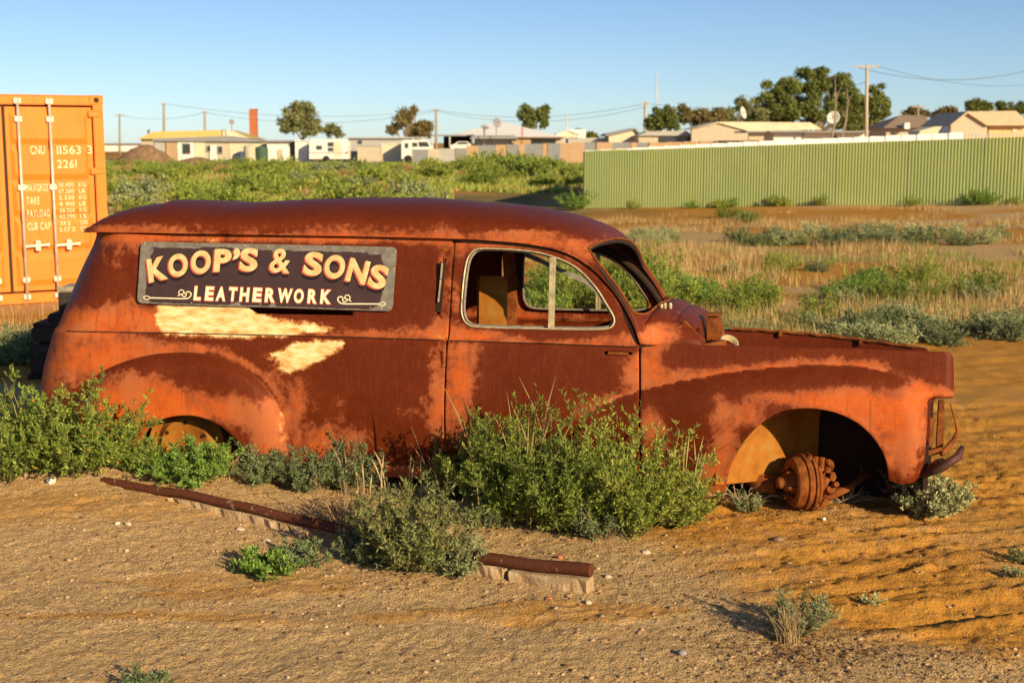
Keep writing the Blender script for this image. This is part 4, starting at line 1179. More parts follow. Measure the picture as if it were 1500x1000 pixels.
layers(KS, 'letter', MAT_GOLD, [(.0075, 0, 0)])
layers(KS, 'letter_shade', MAT_REDP, [(.0066 - .0002 * k, -.0027 * (k + 1), -.0018 * (k + 1)) for k in range(3)])
layers(KS, 'letter_shadow', MAT_BLACKP, [(.0056 - .0002 * k, -.0022 * (k + 1), -.0072 * (k + 1)) for k in range(3)])
u0, v0, u1, v1 = 292, 430, 478, 436
small = 'LEATHERWORK'; cen = [290.3, 307.7, 324.4, 341.9, 358.9, 377.6, 396.6, 418, 438.4, 458.4, 478]; wd = [11, 13, 14.8, 13.2, 14.2, 13.6, 15.6, 22.5, 14.8, 14.2, 16]
LW = []; LWo = []
for c, u, w in zip(small, cen, wd):
    v = 429.8 + (u - 290) * 0.0275
    LW.append(gl(c, u - w / 2, v - 10.6, u + w / 2, v + 10.6, -1.3, 0.045)); LWo.append(gl(c, u - w / 2, v - 10.6, u + w / 2, v + 10.6, -1.3, 0.085))
layers(LWo, 'letter_outline', MAT_REDP, [(.0055, 0, 0)])
layers(LW, 'letter', MAT_CREAMP, [(.0068, 0, 0)])
# scroll flourishes
def ribbon(pts_px, w, name, lift=0.0058):
    P = smooth_loop([sign_uv(*p) for p in pts_px], 0.004, False) if len(pts_px) > 2 else np.array([sign_uv(*p) for p in pts_px])
    T = np.gradient(P, axis=0); T /= np.linalg.norm(T, axis=1)[:, None]; Nn = np.stack([-T[:, 1], T[:, 0]], -1)
    V = [on_sign(*p, lift) for p in P + Nn * w / 2] + [on_sign(*p, lift) for p in P - Nn * w / 2]; n = len(P)
    F = [(i + 1, i, n + i, n + i + 1) for i in range(n - 1)]
    return V, F
def scroll(mir):
    m = MB()
    def T(l):
        return [(778 - u, v + (778 - 2 * u) * 0.026 if False else v) for u, v in l] if mir else l
    def M(l):
        return [(776 - u, v + 8.8 * ((776 - u) - u) / 270.0 * 0.5 + 3.6) for u, v in l] if mir else l
    for pts, w in (([(221, 436.4), (245, 437), (272, 437.6), (279, 435), (280.5, 430), (277, 427.5), (273, 428.5)], .0062),
                   ([(261, 433.5), (266, 432), (271, 435), (274, 431.5), (270, 429.5)], .0050),
                   ([(265, 432.5), (262.5, 429), (265, 425), (269.5, 426), (270, 429.5), (266, 431)], .0048),
                   ([(210.5, 436), (215, 433.6), (221, 436.4), (215.5, 438.7), (210.5, 436)], .0040)):
        m.add(*ribbon(M(pts), w, 'x'))
    m.build('scroll', MAT_CREAMP, o_sign)
scroll(False); scroll(True)
for u, v in [(211.5, 357), (227, 357.5), (289, 358.5), (359, 360), (393, 361.5), (475, 361.8), (567, 365), (579, 368), (577, 393), (206, 440), (216, 443), (281, 443.5), (340, 445), (382, 446), (543, 451), (559, 452), (569, 450.5)]:
    a, b = sign_uv(u, v)
    MB().lathe([(.001, .0030), (.0032, .0024), (.0042, .0)], on_sign(a, b, .003), s_n, 8).build('sign_screw', MAT_TRIM, o_sign, True)

# ================================================================== PLANTS NEAR THE VAN
def _unit(a): return a / (np.linalg.norm(a, axis=-1, keepdims=True) + 1e-9)
def leaf_quads(P, D, ln, wd, rs_):
    n = len(P); S = _unit(np.cross(D, _unit(rs_.normal(size=(n, 3))))); ln = ln[:, None]; wd = wd[:, None]
    a = P; b = P + D * ln * 0.45 + S * wd * 0.5; c = P + D * ln; d = P + D * ln * 0.45 - S * wd * 0.5
    V = np.stack([a, b, c, d], 1).reshape(-1, 3)
    return V, np.arange(4 * n).reshape(n, 4)
def seg_prisms(A, B, ra, rb):
    n = len(A); d = _unit(B - A); h_ = np.where(np.abs(d[:, 2:3]) > .9, np.array([[1., 0, 0]]), np.array([[0, 0, 1.]]))
    s1 = _unit(np.cross(d, h_)); s2 = np.cross(d, s1); V = []
    for C, r in ((A, ra), (B, rb)):
        for k in range(3):
            t_ = 2 * math.pi * k / 3; V.append(C + (s1 * math.cos(t_) + s2 * math.sin(t_)) * r[:, None])
    V = np.stack(V, 1).reshape(-1, 3); o = np.arange(n)[:, None, None] * 6
    F = np.array([[0, 1, 4, 3], [1, 2, 5, 4], [2, 0, 3, 5]])[None] + o
    return V, F.reshape(-1, 4)
def shrub_geo(seed, H, R, n_main=40, n_sub=9, n_leaf=9000, ll=.018, lw=.006, spread=.9, upright=.5, stem=.0028, ex=1.0, leaf_up=.35, low=.12, rag=.5):
    rs_ = np.random.RandomState(seed); K = 6
    az = rs_.rand(n_main) * 2 * math.pi; th = spread * np.sqrt(rs_.rand(n_main))
    d0 = np.stack([np.sin(th) * np.cos(az) * ex, np.sin(th) * np.sin(az), np.cos(th)], -1); d0 = _unit(d0)
    # reach: an ellipsoid of height H and radius R, roughened
    reach = 1 / np.sqrt((d0[:, 2] / H) ** 2 + (d0[:, 0] / (R * ex)) ** 2 + (d0[:, 1] / R) ** 2) * (1 - rag * .5 + rag * rs_.rand(n_main))
    base = np.stack([np.cos(az) * R * ex * .22, np.sin(az) * R * .22, np.zeros(n_main)], -1) * rs_.rand(n_main)[:, None]
    pts = []
    wob = rs_.normal(size=(n_main, 3)) * .12
    for k in range(K + 1):
        f = k / K
        bend = np.array([0, 0, 1.0]) * upright * f * f
        pts.append(base + reach[:, None] * f * _unit(d0 + wob * f - np.array([0, 0, .12]) * (1 - f) * (th[:, None] > .6)) + bend * reach[:, None] * .25 * np.sin(th)[:, None])
    pts = np.stack(pts, 1)
    pts[:, :, 2] = np.maximum(pts[:, :, 2], 0.004)
    A = pts[:, :-1].reshape(-1, 3); B = pts[:, 1:].reshape(-1, 3)
    fr = np.tile(np.arange(K) / K, n_main)
    sA, sB = [A], [B]; ra = [stem * (1.25 - fr)]; rb = [stem * (1.25 - fr - 1 / K) + 1e-4]
    m = n_main * n_sub; idx = np.repeat(np.arange(n_main), n_sub); tpos = low + (1 - low) * rs_.rand(m) ** .75
    k0 = np.minimum((tpos * K).astype(int), K - 1); ft = (tpos * K - k0)[:, None]
    P = pts[idx, k0] * (1 - ft) + pts[idx, k0 + 1] * ft
    md = _unit(pts[idx, k0 + 1] - pts[idx, k0])
    sd_ = _unit(md * .75 + _unit(rs_.normal(size=(m, 3))) * .75 + np.array([0, 0, .25]) * upright)
    sl = reach[idx] * (.16 + .22 * rs_.rand(m)) * (1.15 - .55 * tpos)
    Q = P + sd_ * sl[:, None]; Q[:, 2] = np.maximum(Q[:, 2], .006)
    sA.append(P); sB.append(Q); ra.append(np.full(m, stem * .45)); rb.append(np.full(m, stem * .25))
    tw = rs_.randint(0, m, n_leaf); ft = rs_.rand(n_leaf)[:, None] ** .8
    LP = P[tw] * (1 - ft) + Q[tw] * ft
    mi = rs_.rand(n_leaf) < .25
    mm = rs_.randint(0, n_main, n_leaf); kk = rs_.randint(2, K, n_leaf); f2 = rs_.rand(n_leaf)[:, None]
    LP[mi] = (pts[mm, kk] * (1 - f2) + pts[mm, kk + 1] * f2)[mi]
    LD = _unit(sd_[tw] * .55 + _unit(rs_.normal(size=(n_leaf, 3))) * .8 + np.array([0, 0, leaf_up]))
    LV, LF = leaf_quads(LP, LD, ll * (.6 + .8 * rs_.rand(n_leaf)), lw * (.7 + .6 * rs_.rand(n_leaf)), rs_)
    tint = np.repeat(np.clip(rs_.rand(n_leaf) * .75 + .25 * rs_.rand(m)[tw], 0, 1), 4)
    SV, SF = seg_prisms(np.vstack(sA), np.vstack(sB), np.concatenate(ra), np.concatenate(rb))
    return SV, SF, LV, LF, tint
def shrub_meshes(name, lm, sm, **kw):
    SV, SF, LV, LF, tint = shrub_geo(**kw)
    return mesh_np(name + '_stems', SV, SF, sm), mesh_np(name + '_foliage', LV, LF, lm, False, {'tint': tint})
def plant(name, u, v, label, meshes, cat='bush', rot=0.0, group=None, sc=1.0, loc=None):
    p = Vector(loc) if loc is not None else ground_at(u, v)
    z = float(full_z(p.x, p.y))
    e = empty(name, (p.x, p.y, z - .006), (0, 0, rot)); e.scale = (sc, sc, sc)
    obj('stems', meshes[0], e); obj('foliage', meshes[1], e)
    tag(e, label, cat, group)
    return e
LM_OLIVE = leaf_mat('olive_leaf', (0.083, 0.134, 0.023), (0.247, 0.328, 0.054), (0.428, 0.476, 0.097))
LM_YELLOWG = leaf_mat('yellow_green_leaf', (0.140, 0.198, 0.030), (0.362, 0.426, 0.068), (0.544, 0.575, 0.136))
LM_BRIGHT = leaf_mat('bright_green_leaf', (0.086, 0.169, 0.030), (0.240, 0.397, 0.067), (0.402, 0.556, 0.118))
LM_BLUE = leaf_mat('blue_green_leaf', (0.086, 0.129, 0.056), (0.221, 0.288, 0.126), (0.383, 0.436, 0.200))
LM_GREY = leaf_mat('grey_green_leaf', (0.163, 0.195, 0.084), (0.383, 0.426, 0.192), (0.594, 0.614, 0.318))
LM_SALT = leaf_mat('silver_saltbush_leaf', (0.282, 0.307, 0.136), (0.534, 0.561, 0.272), (0.772, 0.768, 0.427))
LM_DRY = leaf_mat('dry_straw', (0.321, 0.198, 0.070), (0.569, 0.396, 0.162), (0.742, 0.552, 0.270))
LM_BROWN = leaf_mat('dead_leaf', (0.111, 0.054, 0.019), (0.272, 0.144, 0.054), (0.445, 0.264, 0.108), 0.1)
LM_MIX = leaf_mat('sage_green_leaf', (0.120, 0.147, 0.042), (0.282, 0.320, 0.102), (0.444, 0.461, 0.204))
SM_GREEN = simple_mat('green_stem', (0.16, 0.15, 0.05), 0.8)
SM_WOOD = simple_mat('woody_stem', (0.20, 0.13, 0.07), 0.9)
SM_STRAW = simple_mat('straw_stem', (0.42, 0.30, 0.15), 0.9)

# bush with orange berries beside the tail of the van
mb1 = shrub_meshes('berry_bush', LM_OLIVE, SM_GREEN, seed=1, H=.38, R=.30, n_main=60, n_sub=12, n_leaf=9500, ll=.026, lw=.0085, spread=1.1, ex=1.1)
b1 = plant('berry_bush', 108, 694, 'spreading olive bush with tiny orange berries at the van\'s tail', mb1)
mb1b = shrub_meshes('berry_bush', LM_OLIVE, SM_GREEN, seed=2, H=.40, R=.34, n_main=55, n_sub=12, n_leaf=9000, ll=.026, lw=.0085, spread=1.1)
b2 = plant('leafy_bush', 8, 702, 'olive bush with pale dry stalk standing left of the berry bush', mb1b)
rs_ = np.random.RandomState(4)
Vb, Fb = ico(0, 3, 1.0)
MAT_BERRY = simple_mat('orange_berry', (0.60, 0.19, 0.02), 0.5)
lv = np.array([v.co[:] for v in mb1[1].vertices]); pick = rs_.choice(len(lv), 70)
for i in pick:
    o = obj('berry', mesh_np('berry', Vb * .0055, Fb, MAT_BERRY, True) if i == pick[0] else bme, b1)
    bme = o.data
    o.location = lv[i]
# bright green feathery bush before the rear wheel
plant('feathery_bush', 275, 706, 'bright green feathery bush in front of the rear wheel', shrub_meshes('feathery', LM_BRIGHT, SM_GREEN, seed=5, H=.175, R=.20, n_main=60, n_sub=12, n_leaf=9500, ll=.020, lw=.0065, spread=1.2))
plant('feathery_bush', 205, 690, 'small green bush squeezed between berry bush and rear wheel bush', shrub_meshes('feathery', LM_OLIVE, SM_GREEN, seed=6, H=.20, R=.12, n_main=30, n_sub=10, n_leaf=5000, ll=.016, lw=.005, spread=1.1))
# dark blue-green row under the side panel
for k, (u, v, hh_, rr_, lab) in enumerate(((385, 706, .17, .13, 'blue-green bush right of the rear wheel arch'), (442, 714, .19, .15, 'dark blue-green bush in the middle of the row under the side panel'), (508, 714, .23, .15, 'blue-green bush at the end of the row, before a pale curved stalk'))):
    plant('blue_green_bush', u, v, lab, shrub_meshes('blue_bush', LM_BLUE, SM_WOOD, seed=10 + k, H=hh_, R=rr_, n_main=40, n_sub=11, n_leaf=6000, ll=.017, lw=.005, spread=1.15, leaf_up=.1), group='blue-green bushes under the side panel')
# bush in front, over the pipe
plant('grey_green_bush', 612, 833, 'grey-green upright bush growing over the rusty pipe', shrub_meshes('front_bush', LM_MIX, SM_WOOD, seed=20, H=.36, R=.20, n_main=60, n_sub=13, n_leaf=10500, ll=.021, lw=.0066, spread=1.0, upright=.7))
plant('grey_green_bush', 545, 820, 'low bushy grey-green plant left of the upright pipe bush', shrub_meshes('front_bush2', LM_BLUE, SM_WOOD, seed=21, H=.16, R=.15, n_main=40, n_sub=10, n_leaf=7000, ll=.016, lw=.005, spread=1.25))
plant('grey_green_bush', 675, 838, 'low sprawling blue-grey plant at the foot of the pipe bush', shrub_meshes('front_bush3', LM_GREY, SM_WOOD, seed=22, H=.13, R=.13, n_main=34, n_sub=9, n_leaf=4500, ll=.015, lw=.005, spread=1.35))
plant('dead_bush', 500, 775, 'brown dead twiggy bush left of the pipe bush', shrub_meshes('dead', LM_BROWN, SM_STRAW, seed=23, H=.20, R=.16, n_main=34, n_sub=9, n_leaf=1700, ll=.010, lw=.004, spread=1.2))
# the large green clump against the door
mbig = [('large_bush', 745, 762, 'large dark green bush against the door\'s hinge side', LM_OLIVE, dict(seed=30, H=.41, R=.22, n_leaf=15000)),
        ('large_bush', 830, 778, 'large dense green bush in front of the middle of the door', LM_OLIVE, dict(seed=31, H=.46, R=.26, n_leaf=15000)),
        ('large_bush', 925, 782, 'large yellow-green bush in front of the door\'s front edge', LM_YELLOWG, dict(seed=32, H=.44, R=.25, n_leaf=14000)),
        ('large_bush', 990, 768, 'thin yellow-green bush between the door bush and the front wheel arch', LM_YELLOWG, dict(seed=33, H=.37, R=.15, n_leaf=5200)),
        ('large_bush', 672, 728, 'dark shaded bush at the lower door hinge', LM_OLIVE, dict(seed=34, H=.28, R=.16, n_leaf=3600))]
for nm, u, v, lab, lm, kw in mbig:
    plant(nm, u, v, lab, shrub_meshes('big', lm, SM_GREEN, n_main=62, n_sub=14, ll=.023, lw=.0064, spread=.95, upright=.9, rag=.75, **kw), group='clump of bushes in front of the door')
plant('grey_green_bush', 880, 788, 'small blue-grey plant at the foot of the door bushes', shrub_meshes('foot', LM_BLUE, SM_WOOD, seed=36, H=.17, R=.15, n_main=30, n_sub=8, n_leaf=3500, ll=.016, lw=.005, spread=1.2))
plant('grey_green_bush', 715, 768, 'small blue-grey plant under the dark door bush', shrub_meshes('foot2', LM_BLUE, SM_WOOD, seed=37, H=.15, R=.13, n_main=26, n_sub=8, n_leaf=2600, ll=.016, lw=.005, spread=1.2))
# silver saltbush at the nose
plant('saltbush', 1366, 756, 'round silver saltbush under the bumper iron', shrub_meshes('silver', LM_SALT, SM_WOOD, seed=40, H=.21, R=.155, n_main=60, n_sub=12, n_leaf=5200, ll=.017, lw=.011, spread=1.3, rag=.3))
plant('dead_bush', 1322, 742, 'reddish twiggy dead bush beside the silver saltbush', shrub_meshes('reddead', LM_BROWN, SM_WOOD, seed=41, H=.20, R=.10, n_main=26, n_sub=8, n_leaf=1500, ll=.010, lw=.004, spread=.9))
# small plants
plant('weed', 388, 842, 'small bright green weed on the gravel', shrub_meshes('weed', LM_BRIGHT, SM_GREEN, seed=50, H=.09, R=.12, n_main=34, n_sub=7, n_leaf=2200, ll=.020, lw=.008, spread=1.35), 'weed')
plant('weed', 448, 828, 'flat blue-green weed right of the bright green weed', shrub_meshes('weed2', LM_BLUE, SM_GREEN, seed=51, H=.08, R=.15, n_main=34, n_sub=7, n_leaf=2200, ll=.016, lw=.006, spread=1.4), 'weed')
plant('weed', 212, 1004, 'little blue-grey weed on orange sand', shrub_meshes('weed3', LM_BLUE, SM_GREEN, seed=52, H=.05, R=.075, n_main=26, n_sub=6, n_leaf=900, ll=.014, lw=.006, spread=1.4), 'weed')
plant('weed', 1100, 748, 'small grey-green tuft before the brake drum', shrub_meshes('weed4', LM_GREY, SM_GREEN, seed=53, H=.08, R=.075, n_main=26, n_sub=6, n_leaf=1300, ll=.014, lw=.004, spread=1.2), 'weed')
plant('weed', 1484, 848, 'tiny grey weed at a wheel rut in orange sand', shrub_meshes('weed5', LM_GREY, SM_GREEN, seed=54, H=.05, R=.04, n_main=14, n_sub=5, n_leaf=300, ll=.012, lw=.005, spread=1.2), 'weed')
plant('weed', 1272, 885, 'flat silvery weed on the orange sand behind the dry tuft', shrub_meshes('weed6', LM_SALT, SM_WOOD, seed=55, H=.025, R=.06, n_main=20, n_sub=5, n_leaf=350, ll=.012, lw=.005, spread=1.45), 'weed')
plant('weed', 1495, 825, 'small blue-grey weed in the shade of a rut', shrub_meshes('weed7', LM_BLUE, SM_GREEN, seed=56, H=.07, R=.06, n_main=16, n_sub=5, n_leaf=500, ll=.014, lw=.005, spread=1.2), 'weed')
plant('grey_green_bush', 1174, 930, 'small grey-green bush standing behind a tuft of dry grass', shrub_meshes('tuftbush', LM_GREY, SM_WOOD, seed=57, H=.165, R=.10, n_main=40, n_sub=9, n_leaf=3600, ll=.014, lw=.0045, spread=.95))
# grass stalks
def stalks(name, u, v, label, n, H, spread, seed, w=.003, mat=None, head=True, lean=(0, 0), area=.05, loc=None):
    rs_ = np.random.RandomState(seed); p = Vector(loc) if loc is not None else ground_at(u, v)
    m = MB()
    for i in range(n):
        a = rs_.rand() * 6.28; h_ = H * (.55 + .5 * rs_.rand()); sp_ = spread * rs_.rand()
        b = Vector((rs_.normal() * area, rs_.normal() * area * .5, -.005)); dx = Vector((math.cos(a) * sp_ + lean[0], math.sin(a) * sp_ + lean[1], 0))
        cv = Vector((rs_.normal() * .10, rs_.normal() * .06, 0)) * h_
        P = [b + dx * (h_ * f ** 1.7) + cv * f ** 3 + Vector((0, 0, h_ * f * (1 - .15 * sp_ * f))) for f in (0, .3, .6, .8, 1)]
        r = [w * .55, w * .5, w * .42, w * (.75 if head else .35), w * .12]
        m.tube(P, r, 4, False)
    o = m.build(name, mat or SM_STRAW)
    o.location = (p.x, p.y, float(full_z(p.x, p.y)))
    tag(o, label, 'grass')
    return o
stalks('dry_grass', 1155, 942, 'fan of dry straw grass before the small grey-green bush', 85, .165, .55, 60, .0022, None, False, (-.05, 0), .014)
stalks('tall_grass', 790, 770, 'tall dry seed stalks rising above the middle door bush', 14, .68, .30, 61, .0048, simple_mat('seed_stalk', (0.34, 0.24, 0.10), .9), True, (-.02, .0), .10)
stalks('tall_grass', 728, 758, 'bent green-brown grass stalks leaning at the door\'s rear edge', 9, .62, .40, 62, .0045, simple_mat('green_stalk', (0.24, 0.21, 0.07), .9), True, (-.12, 0), .06)
stalks('tall_grass', 1003, 765, 'cluster of pale seed stalks before the front wing', 8, .54, .2, 63, .0055, simple_mat('seed_stalk_2', (0.40, 0.30, 0.13), .9), True, (.02, 0), .035)
stalks('tall_grass', 1025, 765, 'thin green blades arching toward the front wheel arch', 9, .46, .5, 64, .004, SM_GREEN, False, (.25, 0), .05)
stalks('tall_grass', 560, 735, 'pale broken stalks standing below the sill', 10, .24, .35, 65, .006, simple_mat('pale_stalk', (0.52, 0.38, 0.2), .9), True, (0, 0), .10)
stalks('tall_grass', 655, 730, 'long pale stalks leaning across the lower door hinge', 10, .34, .6, 66, .004, SM_STRAW, False, (-.35, 0), .06)
stalks('tall_grass', 38, 700, 'single tall pale stalk in front of the left bush', 3, .48, .02, 67, .005, SM_STRAW, False, (0, 0), .01, )
stalks('tall_grass', 330, 700, 'dry straw tuft at the rear wheel', 40, .17, .7, 68, .003, SM_STRAW, False, (.1, -.1), .03)
stalks('tall_grass', 508, 722, 'single pale curved stalk below the side panel', 3, .26, .3, 69, .006, SM_STRAW, False, (-.25, 0), .008)
def twigs(u, v, label, n, L_, seed, mat):
    rs_ = np.random.RandomState(seed); p = ground_at(u, v); m = MB()
    for i in range(n):
        a = rs_.rand() * 6.28; d = Vector((math.cos(a), math.sin(a) * .6, rs_.uniform(.05, .9))).normalized(); b = Vector((rs_.normal() * .03, rs_.normal() * .02, 0)); P = [b]
        for k in range(4):
            d = (d + Vector(rs_.normal(size=3) * .28)).normalized(); q = P[-1] + d * L_ * rs_.uniform(.15, .35); q.z = max(q.z, .002); P.append(q)
            if k == 1 or k == 2:
                e = (d + Vector(rs_.normal(size=3) * .8)).normalized(); q2 = q + e * L_ * .25; q2.z = max(q2.z, .002); m.tube([q, q.lerp(q2, .5), q2], [.0016, .0012, .0006], 4, False)
        m.tube(P, [.003, .0026, .002, .0015, .0007], 4, False)
    o = m.build('dry_twigs', mat); o.location = (p.x, p.y, float(full_z(p.x, p.y)))
    tag(o, label, 'twigs')
MAT_TWIG = simple_mat('bleached_twig', (0.46, 0.36, 0.22), .9)
twigs(1085, 735, 'bleached tangle of twigs before the front wheel arch', 26, .17, 70, MAT_TWIG)
twigs(1120, 722, 'pale dead twig standing against the brake drum', 7, .20, 71, MAT_TWIG)
twigs(1232, 735, 'forked pale twigs right of the brake drum', 12, .17, 72, MAT_TWIG)
# leaf litter and straw fragments
rs_ = np.random.RandomState(80); P = []; S = []
def litter(n, u, v, su, sv):
    for _ in range(n):
        p = ground_at(u + rs_.normal() * su, min(995, v + rs_.normal() * sv)); P.append((p.x, p.y, float(full_z(p.x, p.y)) + .004))
litter(900, 1180, 955, 70, 18); litter(250, 1150, 755, 60, 12); litter(250, 560, 800, 60, 25); litter(200, 900, 800, 120, 18); litter(250, 1320, 750, 60, 15); litter(140, 700, 880, 400, 60); litter(300, 1380, 970, 90, 20)
P = np.array(P); D = _unit(rs_.normal(size=(len(P), 3)) * [1, 1, .3])
LV, LF = leaf_quads(P, D, .010 + .022 * rs_.rand(len(P)), .003 + .004 * rs_.rand(len(P)), rs_)
tag(obj('leaf_litter', mesh_np('leaf_litter', LV, LF, LM_BROWN, False, {'tint': np.repeat(rs_.rand(len(P)), 4)})), 'scattered dead leaves and straw bits on the sand', 'leaf litter', kind='stuff')

# ================================================================== RUSTY PIPE ON A CONCRETE KERB
pa = ground_at(152, 703); pb = ground_at(866, 868)
pa = Vector((pa.x, pa.y, pa.z + .028)); pb = Vector((pb.x, pb.y, pb.z + .088))
kerb = empty('pipe_kerb', (pb.x, pb.y, gz(pb.x, pb.y))); KI = Vector(kerb.location)
tag(kerb, 'rusty steel pipe lying on a broken concrete kerb', 'kerb')
N_ = 60; dirk = (pb - pa).normalized(); sidek = Vector((dirk.y, -dirk.x, 0)).normalized()
def kpt(f):
    p = pa + (pb - pa) * f; g_ = float(ground_form(p.x, p.y)); return Vector((p.x, p.y, g_ + np.interp(f, [0, .1, .25, .45, .8, 1], [-.004, .020, .050, .068, .060, .088]) + .003 * math.sin(f * 40)))
m = MB(); m.tube([kpt(i / N_) - KI for i in range(N_ + 1)], [.020 + .006 * i / N_ for i in range(N_ + 1)], 14)
t = NT('pipe_rust'); co = t.obj_co(); n1 = t.noise(co, 16, 6, .65); n2 = t.noise(co, 60, 4, .7)
c = t.ramp(n2, [(.3, (.075, .022, .010)), (.7, (.14, .042, .018))]); c = t.mix(t.mapr(n1, .60, .68), c, (.42, .27, .16)); t.done(c, .75, 0, t.bump(n2, .4, .003), .25)
auto_smooth(m.build('pipe', t.m, kerb), 50)
t = NT('old_concrete'); co = t.obj_co(); n1 = t.noise(co, 10, 7, .7); n2 = t.noise(co, 55, 5, .7)
c = t.ramp(n1, [(.3, (.34, .22, .11)), (.5, (.50, .35, .205)), (.72, (.62, .47, .31))]); t.done(c, .92, 0, t.bump(t.math('ADD', n1, n2), .9, .012), .1); MAT_CONC = t.m
def kerb_block(f0, f1, drop, seed):
    rs_ = np.random.RandomState(seed); n = max(4, int((f1 - f0) * 90)); rows = []
    for i in range(n + 1):
        f = f0 + (f1 - f0) * i / n; c = kpt(f); r = .022 + .006 * f
        j = lambda s=.006: rs_.normal() * s
        prof = [(-r * 1.0, -r * .9), (r * 1.25, -r * .95), (r * 1.5 + j(), -drop * .45), (r * 1.2 + j(.008), -drop - .04), (-r * 1.4, -drop - .04)]
        rows.append([c + sidek * a + Vector((0, 0, b)) + dirk * j(.004) - KI for a, b in prof])
    V = [p for r_ in rows for p in r_]; F = []
    for i in range(n):
        for k in range(5):
            F.append((i * 5 + k, i * 5 + (k + 1) % 5, (i + 1) * 5 + (k + 1) % 5, (i + 1) * 5 + k))
    F += [(4, 3, 2, 1, 0), tuple(n * 5 + k for k in range(5))]
    MB().add(V, F).build('concrete_block', MAT_CONC, kerb)
kerb_block(.17, .335, .034, 1); kerb_block(.34, .47, .042, 2); kerb_block(.705, .855, .035, 4); kerb_block(.866, .998, .085, 5)

# ================================================================== SHIPPING CONTAINER
CA = math.radians(31); CY = 17.6
cr_ = at(157, 300, CY); ccx = cr_.x - 1.22 * math.cos(CA); ccy = CY - 1.22 * math.sin(CA)
cz = 1.70 - CY * 0.1142
CT = empty('shipping_container', (ccx, ccy, cz), (0, 0, CA))
tag(CT, 'orange steel shipping container with its locked doors facing the road', 'container')
t = NT('container_orange'); co = t.obj_co(); n1 = t.noise(co, 2.5, 6, .6); n2 = t.noise(co, 14, 6, .7)
c = t.ramp(n1, [(.3, (.72, .195, .018)), (.7, (.80, .235, .026))]); c = t.mix(t.mapr(n2, .64, .72, 0, .7), c, (.32, .09, .02))
mpc = t.n('ShaderNodeMapping'); mpc.inputs['Scale'].default_value = (9, 9, .7); t.l(co, mpc.inputs[0]); c = t.mix(t.mapr(t.noise(mpc.outputs[0], 1.0, 4, .6), .56, .74, 0, .4), c, (.42, .12, .02)); t.done(c, .55, 0, None, .3); MAT_CONT = t.m
MAT_BAR = simple_mat('galvanised_bar', (.60, .52, .42), .5, .3, .25, 12)
MAT_GASK = simple_mat('dark_gasket', (.05, .025, .012), .8)
CH = 2.59
MB().box(-1.218, 1.218, .16, 6.05, .02, CH - .02).build('box_body', MAT_CONT, CT)
MB().box(-1.14, 1.14, .09, .14, .06, CH - .06).build('door_seal', MAT_GASK, CT)
for i in range(40):      # corrugated side wall towards the van
    y = .15 + i * .147
    MB().add([(1.219, y, .16), (1.219, y + .147, .16), (1.219, y + .147, CH - .12), (1.219, y, CH - .12), (1.195 if False else 1.252, y + .04, .16), (1.252, y + .107, .16), (1.252, y + .107, CH - .12), (1.252, y + .04, CH - .12)],
             [(4, 5, 6, 7), (0, 4, 7, 3), (5, 1, 2, 6)]).build('side_rib', MAT_CONT, CT) if i < 12 else None
MB().box(-1.22, 1.22, .0, 6.06, CH - .01, CH).build('roof_sheet', MAT_CONT, CT)
MB().box(-1.22, 1.22, .0, .10, CH - .125, CH - .005).build('door_header', MAT_CONT, CT, False, .01)
MB().box(-1.22, 1.22, .0, .10, .0, .13).build('door_sill', MAT_CONT, CT, False, .01)
